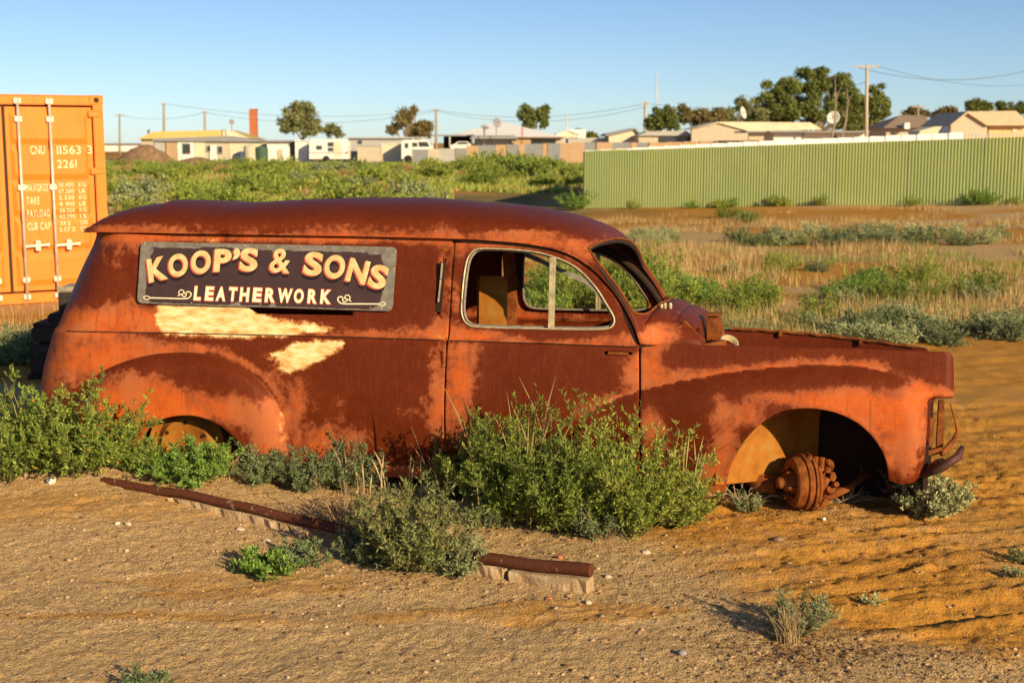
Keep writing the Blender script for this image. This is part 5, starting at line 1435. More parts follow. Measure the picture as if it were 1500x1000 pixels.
for sx in (-1, 1):
    MB().box(sx * 1.155 - .065, sx * 1.155 + .065, -.004, .12, .02, CH - .03).build('corner_post', MAT_CONT, CT, False, .01)
    for z in (0, CH - .118):
        MB().box(sx * 1.135 - .09, sx * 1.135 + .09, -.012, .16, z, z + .122).build('corner_casting', simple_mat('casting', (.42, .16, .04), .6) if False else MAT_CONT, CT, False, .012)
        MB().lathe([(.001, -.001), (.035, -.001), (.037, .004)], (sx * 1.135, -.0125, z + .06), (0, 1, 0), 14).build('casting_hole', MAT_GASK, CT)
    # door leaf with pressed horizontal panels
    x0, x1 = (0.012, 1.075) if sx > 0 else (-1.075, -0.012)
    leaf = MB().box(x0, x1, .035, .075, .155, CH - .15).build('door_leaf', MAT_CONT, CT)
    zs_ = np.linspace(.20, CH - .19, 6)
    for a, b in zip(zs_[:-1], zs_[1:]):
        MB().add([(x0 + .06, .034, a + .02), (x1 - .06, .034, a + .02), (x1 - .06, .034, b - .02), (x0 + .06, .034, b - .02), (x0 + .10, .008, a + .09), (x1 - .10, .008, a + .09), (x1 - .10, .008, b - .09), (x0 + .10, .008, b - .09)],
                 [(4, 5, 6, 7), (0, 1, 5, 4), (1, 2, 6, 5), (2, 3, 7, 6), (3, 0, 4, 7)]).build('pressed_panel', MAT_CONT, leaf)
    MB().box(x0 - .012 if sx > 0 else x1 - .0, x0 + .012 if sx > 0 else x1 + .012, .028, .05, .14, CH - .14).build('door_gasket', MAT_GASK, leaf)
    for bx_ in (.17, .55):
        xb_ = sx * bx_
        m = MB().tube([(xb_, -.03, .05), (xb_, -.03, 1.2), (xb_, -.03, CH - .04)], .018, 10)
        m.build('locking_bar', MAT_BAR, leaf, True)
        m = MB()
        for z in (.09, .30, 1.45, CH - .30, CH - .08): MB().box(xb_ - .045, xb_ + .045, -.045, .03, z - .035, z + .035).build('bar_bracket', MAT_BAR, leaf, False, .008)
        MB().bar((xb_, -.05, .72), (xb_ + sx * .30, -.05, .735), .016, .03).build('locking_handle', MAT_BAR, leaf)
        MB().box(xb_ + sx * .16 - .03, xb_ + sx * .16 + .03, -.06, .03, .66, .79).build('handle_catch', MAT_BAR, leaf, False, .006)
    for z in (.30, .95, 1.64, 2.36):
        MB().box(sx * 1.11 - .08, sx * 1.11 + .085, -.012, .03, z - .04, z + .04).build('door_hinge', MAT_CONT, leaf, False, .008)
MAT_WHITEP = simple_mat('white_stencil', (.80, .62, .34), .6, 0, .25, 25)
def stencil(txt, x, z, h_, w):
    gs = [(None, None, .45, 0.0) if ch == ' ' else None for ch in txt]; adv = 0.0; items = []
    for ch in txt:
        if ch == ' ': adv += .35; continue
        gv, gf = glyph(ch, .02); mn, mx = gv.min(0), gv.max(0)
        items.append((gv - [mn[0], 0], gf, adv)); adv += (mx[0] - mn[0]) + .10
    sx = w / (adv - .10); sz_ = h_ / .73
    for gv, gf, a in items:
        obj('stencil_letter', mesh_np('stencil_letter', [(x + (p[0] + a) * sx, .002, z + p[1] * sz_) for p in gv], gf, MAT_WHITEP), CT)
stencil('CNU', .30, 1.86, .105, .18); stencil('11563', .62, 1.86, .105, .30); stencil('3', 1.00, 1.86, .105, .06); stencil('2261', .62, 1.685, .105, .24)
for k, (wd_, a, b, w_) in enumerate((('MAXGROSS', '30.480', '67.200', .30), ('TARE', '2.230', '4.910', .16), ('PAYLOAD', '28.250', '62.290', .28), ('CUB CAP', '33.2', '1.172', .28))):
    z = 1.40 - k * .160
    stencil(wd_, .225, z, .095, w_); stencil(a, .62, z + .05, .055, .19 if k != 3 else .13); stencil(b, .62, z - .03, .055, .19); stencil('KG' if k != 3 else 'CUM', .87, z + .05, .055, .09); stencil('LB' if k != 3 else 'CUF', .87, z - .03, .055, .08)

# ================================================================== TIMBER STACK IN THE VAN'S SHADE
MAT_TIMB = simple_mat('shaded_timber', (.045, .035, .028), .9, 0, .4, 14, .2, .01, 30)  # near-black tone puts the van's shade into the timber colour
MAT_TIMBP = simple_mat('sunlit_timber', (.34, .29, .21), .9, 0, .3, 14, .2, .01, 30)  # pale tone puts sunlight into the colour of the post's top
def timber(u0, u1, v0, v1, Y, D, label, mat=MAT_TIMB):
    a = at(u0, v1, Y); b = at(u1, v0, Y)
    e = MB().box(0, b.x - a.x, 0, D, 0, b.z - a.z)
    o = e.build('timber_sleeper', mat, None, False, .008); o.location = (a.x, Y, a.z)
    tag(o, label, 'timber', 'dark timbers stacked behind the van')
gzt = gz(-3.2, 9.6)
def vz(z, Y):   # picture row of height z at depth Y on the left
    lo, hi = 208, 900
    for _ in range(40):
        m_ = (lo + hi) / 2
        if at(60, m_, Y).z > z: lo = m_
        else: hi = m_
    return lo
vg = vz(gzt - .01, 9.4)
timber(40, 128, 548, vg, 9.4, .9, 'bottom sleeper of the dark timber stack behind the van\'s tail')
timber(45, 150, 506, 548.0, 9.38, .95, 'second sleeper up in the dark timber stack, ends flush')
timber(57, 140, 500, 505.9, 9.45, .8, 'thin spacer board between two sleepers of the dark stack')
timber(47, 150, 479, 499.9, 9.4, .9, 'third sleeper up in the dark timber stack')
timber(47, 120, 473.5, 478.9, 9.42, .8, 'thin board lying on the third sleeper of the dark stack')
timber(70, 150, 460, 473.4, 9.5, .7, 'short top sleeper of the dark timber stack, set back')
timber(86, 140, 428, 459.9, 9.6, .25, 'dark block standing on top of the timber stack')
timber(86, 132, 420, 427.9, 9.6, .25, 'pale top, coloured as sunlit, capping the timber stack', MAT_TIMBP)

# ================================================================== SCRUB ON THE FLAT
PROTO = {}
def proto(key, lm, sm, **kw):
    PROTO[key] = shrub_meshes('scrub_' + key, lm, sm, **kw)
proto('green1', LM_OLIVE, SM_GREEN, seed=101, H=.6, R=.42, n_main=46, n_sub=10, n_leaf=4200, ll=.050, lw=.014, spread=1.15)
proto('green2', LM_YELLOWG, SM_GREEN, seed=102, H=.55, R=.5, n_main=46, n_sub=10, n_leaf=4200, ll=.050, lw=.014, spread=1.2)
proto('bright', LM_BRIGHT, SM_GREEN, seed=103, H=.45, R=.4, n_main=40, n_sub=9, n_leaf=3600, ll=.045, lw=.013, spread=1.2)
proto('grey1', LM_GREY, SM_WOOD, seed=104, H=.35, R=.36, n_main=46, n_sub=9, n_leaf=4000, ll=.034, lw=.014, spread=1.35)
proto('grey2', LM_SALT, SM_WOOD, seed=105, H=.33, R=.34, n_main=46, n_sub=9, n_leaf=3600, ll=.034, lw=.014, spread=1.35)
proto('blue', LM_BLUE, SM_WOOD, seed=106, H=.34, R=.40, n_main=46, n_sub=9, n_leaf=3600, ll=.040, lw=.014, spread=1.35)
proto('far1', LM_YELLOWG, SM_GREEN, seed=107, H=.75, R=.95, n_main=50, n_sub=8, n_leaf=1900, ll=.15, lw=.075, spread=1.4, stem=.006, rag=.8)
proto('far2', LM_OLIVE, SM_GREEN, seed=108, H=.85, R=.85, n_main=50, n_sub=8, n_leaf=1900, ll=.15, lw=.075, spread=1.35, stem=.006, rag=.8)
proto('far3', LM_GREY, SM_WOOD, seed=109, H=.65, R=.9, n_main=50, n_sub=8, n_leaf=1700, ll=.15, lw=.075, spread=1.4, stem=.006, rag=.8)
proto('far4', LM_DRY, SM_STRAW, seed=110, H=.5, R=.8, n_main=46, n_sub=8, n_leaf=1500, ll=.15, lw=.05, spread=1.35, stem=.006, rag=.8)
rsm = np.random.RandomState(303)
ADJ = {'green1': 'olive green', 'green2': 'yellow-green', 'bright': 'bright green', 'grey1': 'grey-green', 'grey2': 'silvery', 'blue': 'blue-grey', 'far1': 'yellow-green', 'far2': 'olive green', 'far3': 'grey-green', 'far4': 'straw-coloured'}
def scrub(key, x, y, sc, label, group, name='scrub_bush'):
    label = label.replace('@', ADJ[key])
    e = empty(name, (x, y, gz(x, y) - .02), (0, 0, rsm.rand() * 6.28)); k = .85 + .3 * rsm.rand()
    e.scale = (sc, sc, sc * k)
    obj('stems', PROTO[key][0], e); obj('foliage', PROTO[key][1], e)
    tag(e, label, 'bush', group)
def zone(n, u0, u1, v0, v1, keys, s0, s1, label, group, bias=1.0):
    for i in range(n):
        u = rsm.uniform(u0, u1); v = v0 + (v1 - v0) * rsm.rand() ** bias
        p = ground_at(u, v); scrub(keys[rsm.randint(len(keys))], p.x, p.y, rsm.uniform(s0, s1), label, group)
zone(20, 790, 985, 420, 470, ('green1', 'green2', 'bright'), 0.56, 0.81, '@ bush on the flat straight behind the van\'s cab', 'green bushes behind the cab')
zone(3, 1005, 1045, 446, 456, ('bright',), 0.71, 0.84, 'bright green rounded bush showing past the windscreen pillar', 'bright bushes beyond the windscreen')
zone(4, 1065, 1110, 440, 460, ('green2', 'green1'), 0.50, 0.62, '@ bush beside the bright rounded bush beyond the windscreen', 'olive bushes beyond the scuttle')
zone(9, 1060, 1200, 482, 500, ('blue', 'grey1'), 0.34, 0.50, 'low @ saltbush right behind the open engine bay', 'blue-grey saltbushes behind the engine bay')
zone(15, 1235, 1385, 478, 512, ('grey1', 'blue', 'grey2'), 0.46, 0.65, '@ saltbush beyond the front wing', 'saltbushes beyond the front wing')
zone(7, 1090, 1330, 436, 470, ('green2', 'grey1', 'bright'), 0.37, 0.56, '@ bush among dry grass beyond the wing', 'bushes in the dry grass beyond the wing')
zone(4, 1205, 1300, 420, 440, ('bright',), 0.50, 0.62, 'bright green bush in the dry grass past the wing', 'bright bushes in the dry grass')
zone(9, 1430, 1520, 470, 500, ('grey1', 'grey2', 'blue'), 0.43, 0.62, '@ saltbush standing on bare orange ground right of the van', 'saltbushes on the bare ground')
zone(7, 1300, 1510, 400, 455, ('green2', 'grey1', 'green1'), 0.37, 0.62, '@ scrub bush on the far side of the bare orange patch', 'scrub beyond the bare patch')
zone(5, 1060, 1300, 395, 420, ('grey1', 'blue', 'green2'), 0.31, 0.50, 'small @ scrub bush in the pale grass belt', 'scrub in the pale grass belt')
zone(30, 1075, 1470, 349, 361, ('grey1', 'grey2', 'blue'), 0.50, 0.81, '@ saltbush in the long low row before the green fence', 'long row of saltbushes before the fence')
zone(9, 930, 1010, 338, 360, ('grey1', 'grey2'), 0.43, 0.68, 'small @ saltbush right of the van\'s roof', 'saltbushes past the roof')
zone(7, 1040, 1100, 318, 335, ('green1', 'grey1'), 0.43, 0.62, 'small @ bush on the bare ground before the fence', 'bushes on the bare strip')
zone(9, 0, 52, 500, 535, ('grey1', 'blue', 'grey2'), 0.43, 0.62, '@ bush before the container, left of the timbers', 'bushes before the container')
def zone_world(n, x0, x1, y0, y1, keys, s0, s1, label, group):
    for i in range(n):
        y = y0 * (y1 / y0) ** rsm.rand(); f = rsm.rand(); x = (x0 + (x1 - x0) * f) * y / 2000.0
        if x * 2000 / y > -85 and y < 62: y += 30; x *= y / (y - 30)
        scrub(keys[rsm.randint(len(keys))], x, y, rsm.uniform(s0, s1), label, group)
zone_world(205, -820, 108, 40, 118, ('far1', 'far1', 'far2', 'far3', 'far1', 'far4'), .4, .85, '@ scrub bush in the wide field before the houses', 'scrub bushes in the field before the houses')
zone_world(22, -70, 60, 75, 100, ('far1', 'far2'), .75, 1.2, 'tall @ bush in the hump of scrub before the patchwork fence', 'tall scrub before the patchwork fence')
zone_world(12, -590, -380, 110, 125, ('far2', 'far1'), .5, .8, '@ bush in front of the yellow-roofed house', 'bushes before the yellow-roofed house')

# dry grass and low herbs: nobody could count the blades
def blades(name, label, n, gen, mat, h0, h1, w, seed):
    rs_ = np.random.RandomState(seed); x, y = gen(rs_, n); n = len(x)
    z = ground_form(x, y) - .01; h_ = h0 + (h1 - h0) * rs_.rand(n) ** 1.5
    a = rs_.rand(n) * 6.28; ln = .55 * rs_.rand(n)
    B = np.stack([x, y, z], -1); T = B + np.stack([np.cos(a) * ln * h_, np.sin(a) * ln * h_, h_], -1)
    s_ = np.stack([np.sin(a), -np.cos(a), np.zeros(n)], -1) * (w * (.6 + .8 * rs_.rand(n)))[:, None]
    V = np.stack([B - s_, B + s_, T], 1).reshape(-1, 3)
    o = obj(name, mesh_np(name, V, np.arange(3 * n).reshape(n, 3), mat, False, {'tint': np.repeat(rs_.rand(n), 3)}))
    tag(o, label, 'grass', kind='stuff')
def tufty(x, y, rs_, thr, sc, seed): return rs_.rand(len(x)) < sstep(thr, thr + .18, fbm(x * sc, y * sc, 3, seed))
def gen_mid(rs_, n):
    y = 11.0 + 26 * rs_.rand(n) ** 1.4; u = rs_.uniform(-1000, 1050, n); x = u * y / 2000.0
    d = np.where(y < 22, .33, .46); k = rs_.rand(n) < sstep(d, d + .2, fbm(x * .8, y * .45, 3, 71)); k &= ~((x > 2.6) & (y < 12.6)); k &= ~((x < -2) & (y > 12.8) & (y < 19) & (rs_.rand(n) < .93))
    tu = rs_.normal(size=(n, 2)) * .05
    return x[k] + tu[k, 0], y[k] + tu[k, 1]
blades('dry_grass_field', 'pale dry grass covering the flat behind the van', 340000, gen_mid, LM_DRY, .05, .22, .0045, 401)
def gen_far(rs_, n):
    y = 36 * (150 / 36.0) ** rs_.rand(n); u = rs_.uniform(-860, 125, n); x = u * y / 2000.0
    k = tufty(x, y, rs_, .30, .25, 72); k &= ~((u > -85) & (y < 56)); return x[k], y[k]
blades('field_herbs', 'low green and yellow herbs carpeting the field before the houses', 112000, gen_far, LM_YELLOWG, .10, .34, .04, 402)
def gen_far2(rs_, n):
    y = 32 * (120 / 32.0) ** rs_.rand(n); u = rs_.uniform(-860, 125, n); x = u * y / 2000.0
    k = tufty(x, y, rs_, .45, .3, 73); k &= ~((u > -85) & (y < 56)); return x[k], y[k]
blades('field_straw', 'dry straw patches among the field herbs', 62000, gen_far2, LM_DRY, .10, .30, .035, 403)
def gen_grn(rs_, n):
    y = 11.5 + 12 * rs_.rand(n) ** 1.2; u = rs_.uniform(-700, 780, n); x = u * y / 2000.0
    k = tufty(x, y, rs_, .52, .9, 74); k &= ~((x > 2.6) & (y < 12.8)); k &= ~((x < -2) & (y > 12.8)); return x[k], y[k]
blades('green_grass', 'green grass between the bushes behind the van', 60000, gen_grn, LM_OLIVE, .05, .20, .005, 404)

# ================================================================== GREEN CORRUGATED FENCE
t = NT('green_sheet'); co = t.obj_co(); n1 = t.noise(co, .8, 5, .6); n2 = t.noise(co, 9, 4, .7)
c = t.ramp(n1, [(.3, (.335, .395, .130)), (.7, (.40, .455, .155))]); c = t.mix(t.mapr(n2, .66, .76, 0, .4), c, (.26, .33, .14)); c = t.mix(t.math('MULTIPLY', t.n('ShaderNodeObjectInfo').outputs['Random'], .22), c, (.30, .40, .20)); t.done(c, .5, 0, None, .35); MAT_GSHEET = t.m
MAT_GPOST = simple_mat('green_post', (.12, .15, .05), .6)
A = at(855, 222, 43.4); B = at(1560, 196.5, 36.0)
A = Vector((A.x, A.y, 0)); B = Vector((B.x, B.y, 0)); FH = 1.78
fence = empty('green_fence', (A.x, A.y, gz(A.x, A.y)))
tag(fence, 'long green corrugated steel fence across the flat', 'fence')
F0 = Vector(fence.location)
def fz(f): return at(855 + 0, 305, 43.4).z * (1 - f) + at(1560, 299, 36.0).z * f
def corr_panel(P0, P1, z0a, z0b, h_, name, mat, parent, org, pitch=.085, amp=.012, over=.0):
    d = P1 - P0; Ln = d.length; d.normalize(); nn = Vector((d.y, -d.x, 0)); k = int(Ln / pitch); V = []; xs_ = []
    prof = [(0, 0), (.30, 0), (.42, 1), (.78, 1), (.90, 0)]
    for i in range(k):
        for f, a in prof: xs_.append(((i + f) * Ln / k, a))
    xs_.append((Ln, 0))
    for s, a in xs_:
        q = P0 + d * s + nn * (a * amp); zz = z0a + (z0b - z0a) * s / Ln
        V.append((q.x - org.x, q.y - org.y, zz - org.z)); V.append((q.x - org.x, q.y - org.y, zz + h_ - org.z))
    F = [(2 * i, 2 * i + 2, 2 * i + 3, 2 * i + 1) for i in range(len(xs_) - 1)]
    return obj(name, mesh_np(name, V, F, mat), parent)
NPAN = 7
for i in range(NPAN + 3):
    f0, f1 = i / NPAN, (i + 1) / NPAN
    P0 = A.lerp(B, f0) ; P1 = A.lerp(B, f1); dd = (P1 - P0).normalized() * .004
    corr_panel(P0 + dd, P1 - dd, fz(f0), fz(f1), FH, 'fence_sheet', MAT_GSHEET, fence, F0)
    MB().box(P1.x - .03 - F0.x, P1.x + .03 - F0.x, P1.y + .02 - F0.y, P1.y + .09 - F0.y, fz(f1) - .3 - F0.z, fz(f1) + FH - .03 - F0.z).build('fence_post', MAT_GPOST, fence)
    for hz in (.12, FH - .10):
        MB().bar((P0.x - F0.x, P0.y + .04 - F0.y, fz(f0) + hz - F0.z), (P1.x - F0.x, P1.y + .04 - F0.y, fz(f1) + hz - F0.z), .05, .06).build('fence_rail', MAT_GPOST, fence)
R1 = Vector((A.x + 2.6, A.y + 15.0, 0))
corr_panel(R1, A, fz(0) + .0, fz(0), FH, 'fence_sheet', MAT_GSHEET, fence, F0)
# bushes at its foot
for i in (1, 3, 5, 6, 8, 10, 13, 15, 16, 18):
    u = [870, 925, 945, 1010, 1030, 1050, 1068, 1090, 1140, 1160, 1200, 1240, 1300, 1330, 1380, 1420, 1440, 1455, 1480, 1500][i]
    f = min(1, (u - 855) / 705.0); q = A.lerp(B, f); Y = 43.4 + (36 - 43.4) * f; x = gx(u, Y)
    scrub(('bright', 'green2', 'far1')[i % 3] if i not in (15, 16) else 'bright', x, Y - .5 - .3 * (i % 2), (.40 + .3 * rsm.rand()) * (.6 if i % 3 == 2 and i not in (15, 16) else 1) * (1.7 if i in (15, 16) else 1), '@ bush at the foot of the green corrugated fence', 'bushes along the foot of the green fence')
scrub('bright', at(842, 300, 42.5).x, 42.5, 1.3, 'single bright bush at the open end of the green fence', 'bush at the fence end')

# ================================================================== far helpers
def fbox(e, nm, u0, u1, vt, vb, Y, D, mat, parent=None, bev=0):
    """box in front view between picture columns/rows at depth Y, D metres deep"""
    a = at(u0, vb, Y); b = at(u1, vt, Y); o = Vector(e.location)
    return MB().box(a.x - o.x, b.x - o.x, Y - o.y, Y + D - o.y, a.z - o.z, b.z - o.z).build(nm, mat, parent or e, False, bev)
def fprism(e, nm, poly, Y, D, mat, parent=None):
    o = Vector(e.location); pts = [(at(u, v, Y).x - o.x, at(u, v, Y).z - o.z) for u, v in poly]
    return MB().prism(pts, Y - o.y, Y + D - o.y).build(nm, mat, parent or e)
def fthing(nm, u, Y, label, cat, group=None):
    x = gx(u, Y); e = empty(nm, (x, Y, gz(x, Y))); tag(e, label, cat, group); return e
GB = 245   # row safely below the scrub line: walls run into the ground
MW = lambda n, c, r=.7: simple_mat(n, c, r, 0, .08, 1.5)
M_CREAM = MW('cream_wall', (.70, .60, .42)); M_WHITE = MW('white_wall', (.80, .76, .68)); M_BEIGE = MW('beige_wall', (.52, .44, .33)); M_GREYW = MW('grey_wall', (.42, .40, .37)); M_YROOF = MW('yellow_roof', (.60, .44, .14)); M_GROOF = MW('grey_roof', (.26, .26, .27)); M_WROOF = MW('white_roof', (.84, .82, .78)); M_TAN = MW('tan_sheet', (.46, .30, .17)); M_GSH = MW('grey_sheet', (.24, .245, .25)); M_BRROOF = MW('brown_roof', (.33, .24, .16)); M_GLASS = simple_mat('dark_window', (.045, .05, .055), .15, 0, .1, 4, .6); M_DKGREEN = MW('dark_green', (.05, .10, .07)); M_BLUE = MW('dull_blue', (.05, .08, .17)); M_BRICK = MW('red_brick', (.46, .15, .06)); M_POLE = MW('pole_wood', (.36, .29, .20)); M_METAL = MW('pale_metal', (.55, .53, .48)); M_DARKIN = MW('dark_inside', (.02, .018, .015))
# far white shed
e = fthing('long_shed', 178, 230, 'long low white shed beyond the container', 'shed'); fbox(e, 'wall', 120, 204, 212, 222, 230, 8, M_WHITE); fbox(e, 'roof', 118, 206, 210, 212, 229.6, 9, M_GROOF)
# yellow-roofed house
e = fthing('yellow_roof_house', 295, 150, 'cream house with yellow iron roof and grey lean-to', 'house')
fbox(e, 'wall', 208, 366, 203, GB, 154, 7, M_BEIGE)
r = fprism(e, 'roof', [(201, 204), (225, 193), (326, 190.5), (372, 204)], 153.5, 8, M_YROOF)
fprism(e, 'gable', [(326, 205), (326, 191.5), (338, 190.5), (369, 205)], 153.3, .3, M_CREAM)
fbox(e, 'lean_to_wall', 226, 336, 206, GB, 150, 4, M_BEIGE)
fprism(e, 'lean_to_wall', [(336, GB), (385, GB), (385, 207.5), (336, 204)], 150, 4, M_CREAM)
r = fprism(e, 'lean_to_roof', [(222, 207), (226, 203), (330, 199.5), (386, 206), (386, 208)], 149.6, 4.6, M_GROOF)
for u0, u1, m_ in ((227, 243, M_GREYW), (243, 260, M_TAN), (261, 284, M_WHITE), (286, 299, M_CREAM)): fbox(e, 'wall_panel', u0, u1, 207.5, GB, 149.9, .1, m_)
for u0, u1, v0, v1 in ((267, 279, 210, 226), (303, 308, 213, 222), (319, 326, 214, 225)):
    w_ = fbox(e, 'window', u0, u1, v0, v1, 149.8, .15, M_GREYW); fbox(e, 'pane', u0 + 1, u1 - 1, v0 + 1, v1 - 1, 149.75, .1, M_GLASS, w_)
fbox(e, 'door', 308, 317, 213, GB, 149.8, .12, M_WHITE)
for nm, u0, u1, vt, m_, lab in (('water_tank', 357, 375, 213, M_BEIGE, 'beige round water tank beside the yellow-roofed house'), ('water_tank', 374, 392, 215, M_DKGREEN, 'dark green round water tank beside the beige one'), ('storage_bin', 348, 357.5, 222, M_BLUE, 'small blue bin at the house corner')):
    e2 = fthing(nm, (u0 + u1) / 2, 148, lab, nm.split('_')[1]); a = at(u0, GB, 148); b = at(u1, vt, 148); o = Vector(e2.location); R_ = (b.x - a.x) / 2
    MB().lathe([(R_, a.z - o.z), (R_, b.z - .15 - o.z), (R_ * .96, b.z - .06 - o.z), (.01, b.z - o.z)], (0, 0, 0), (0, 0, 1), 18).build('tank_shell', m_, e2, True)
    MB().lathe([(R_ * .2, 0), (R_ * .2, .06), (.01, .07)], (0, 0, b.z - o.z - .01), (0, 0, 1), 10).build('lid', M_GROOF, e2)
# roof clutter as own things
def dish(u, v, r_px, Y, label, tilt=(0.5, -1, .35), mat=None, drop=8):
    c_ = at(u, v, Y); R_ = r_px / pxm(Y); e = fthing('satellite_dish', u, Y, label, 'dish'); o = Vector(e.location); ax_ = Vector(tilt).normalized()
    prof = [(R_ * f, R_ * .28 * f * f) for f in (0.02, .3, .6, .85, 1.0)]
    MB().lathe(prof + [(R_ * 1.0, R_ * .28 - .03), (R_ * .5, .0 - .03), (.01, -.04)], c_ - o, ax_, 20).build('reflector', mat or M_METAL, e, True)
    m = MB().tube([c_ - o, c_ - o + Vector((0, .1, -drop / pxm(Y)))], .05, 6)
    m.build('mast', M_POLE, e); MB().tube([c_ - o, c_ - o + ax_ * R_ * 1.1], .03, 5).build('feed_arm', M_POLE, e)
dish(339, 179, 4, 152, 'dark dish on the yellow roof', (.6, -1, .3), M_GROOF, 14)
dish(218, 193, 3, 154, 'small grey dish at the yellow roof\'s left end', (-.6, -1, .4), M_GROOF, 10)
dish(710, 188, 6, 150, 'grey mesh dish tilted flat by the white roof', (.2, -.4, 1), M_GROOF, 14)
dish(727, 180, 7, 150, 'upright grey dish before the white roof', (.8, -1, .2), M_GROOF, 20)
dish(1087, 166, 9, 150, 'wire dish edge-on over the beige shed roof', (.9, -.6, .3), M_METAL, 16)
dish(1221, 173, 9.5, 100, 'large white dish before the leafy tree', (-.5, -1, .35), M_WHITE, 32)
# white sheds
e = fthing('white_shed', 410, 148, 'white iron shed with a low grey roof beside the tanks', 'shed'); fbox(e, 'wall', 392, 424, 208, GB, 148, 5, M_WHITE); fbox(e, 'roof', 388, 448, 205.5, 208, 147.5, 6, M_GROOF); fbox(e, 'door', 407, 414, 219, GB, 147.9, .1, M_BEIGE); fbox(e, 'wall', 426, 433, 209, GB, 149.5, 3, M_GREYW)
e = fthing('white_shed', 441, 147, 'bright white narrow shed next to the caravan', 'shed'); fbox(e, 'wall', 433, 450, 207, GB, 147, 4, M_WHITE); fbox(e, 'roof', 431, 452, 205.5, 207, 146.8, 4.6, M_WROOF)
# caravan
e = fthing('caravan', 480, 145, 'white caravan with dark windows parked among the sheds', 'caravan')
pts = [(453, 233), (453, 207), (457, 204.5), (505, 204), (510, 207), (510, 233)]; fprism(e, 'body', pts, 145, 2.3, M_WHITE)
for u0, u1, v0, v1 in ((463, 472, 213, 219.5), (480, 489, 208, 215), (480, 489, 216, 222)):
    w_ = fbox(e, 'window', u0, u1, v0, v1, 144.95, .1, M_GREYW); fbox(e, 'pane', u0 + .8, u1 - .8, v0 + .8, v1 - .8, 144.9, .1, M_GLASS, w_)
fbox(e, 'door', 490, 500, 208, 230, 144.96, .06, M_CREAM); fbox(e, 'stripe', 453, 510, 223, 224.5, 144.95, .06, M_GREYW); fbox(e, 'tail_lamp', 507.5, 509.5, 222, 225, 144.9, .08, M_BRICK)
c_ = at(478, 233, 144.95); o = Vector(e.location); MB().lathe([(.01, -.1), (.2, -.1), (.34, -.08), (.34, .1)], c_ - o, (0, 1, 0), 18).build('wheel', M_DARKIN, e)
# grey shed and boxes
e = fthing('grey_shed', 550, 150, 'long grey flat-roofed shed right of the caravan', 'shed'); fbox(e, 'wall', 511, 588, 203, GB, 150, 6, M_GREYW); fbox(e, 'roof', 509, 625, 201, 203, 149.6, 7, M_GREYW); fbox(e, 'window', 524, 530, 206, 211, 149.95, .1, M_GLASS); fbox(e, 'awning', 588, 600, 203, 212, 150, 4, M_METAL)
e = fthing('storage_crate', 541, 146, 'beige box body in front of the grey shed', 'crate'); fbox(e, 'body', 524, 558, 214.5, GB, 146, 2.5, M_BEIGE); fbox(e, 'lid', 523, 559, 213, 214.5, 145.9, 2.7, M_GREYW)
e = fthing('storage_crate', 573, 146, 'cream box body beside the white truck', 'crate'); fbox(e, 'body', 559, 588, 211, GB, 146, 2.5, M_CREAM); fbox(e, 'lid', 558.5, 588.5, 210, 211, 145.9, 2.7, M_WHITE)
# truck
e = fthing('white_truck', 610, 143, 'white truck cab parked behind the patchwork fence', 'truck')
fprism(e, 'cab', [(588, 233), (588, 207), (592, 205), (626, 205), (631, 214), (634, 218), (634, 233)], 143, 2, M_WHITE)
for poly, nm in (([(614, 215), (613, 208), (626, 208), (629.5, 215)], 'windscreen'), ([(604, 215), (604, 209), (611, 209), (611.5, 215)], 'side_window'), ([(593, 217), (593, 210), (598, 210), (598, 217)], 'side_window')): fprism(e, nm, poly, 142.95, .1, M_GLASS)
for u in (598, 625):
    c_ = at(u, 233, 142.9); MB().lathe([(.01, -.1), (.25, -.1), (.4, -.06), (.4, .1)], c_ - Vector(e.location), (0, 1, 0), 18).build('wheel', M_DARKIN, e)
# patchwork fence
e = fthing('patchwork_fence', 760, 138, 'patchwork fence of tan and grey iron sheets', 'fence'); o = Vector(e.location)
cuts = [(604, M_GSH), (627, M_BEIGE), (645, M_GREYW), (668, M_GSH), (683, M_TAN), (701, M_GSH), (713, M_GSH), (726, M_TAN), (743, M_GSH), (760, M_TAN), (769, M_GSH), (782, M_GSH), (795, M_TAN), (803, M_GSH), (821, M_TAN), (838, M_TAN), (856, M_GSH), (874, M_TAN), (896, M_GSH), (924, M_TAN), (934, M_GSH), (951, M_TAN), (975, M_TAN), (1000, M_TAN), (1025, M_TAN), (1050, M_TAN), (1085, M_TAN), (1120, M_TAN), (1170, M_TAN), (1220, M_TAN)]
for (u0, m_), (u1, _q) in zip(cuts[:-1], cuts[1:]):
    vt = np.interp(u0, [604, 668, 683, 855, 950, 1220], [219, 217, 213.5, 208.5, 209, 201]); fbox(e, 'sheet', u0 + .1, u1 - .1, vt, GB, 138 + .03 * ((int(u0)) % 3), .06, m_)
for u in (604, 668, 743, 803, 874, 951, 1025, 1120): fbox(e, 'post', u - .5, u + .5, np.interp(u, [604, 668, 683, 855, 950, 1220], [219, 217, 213.5, 208.5, 209, 201]) - 1, GB, 137.9, .1, M_POLE)
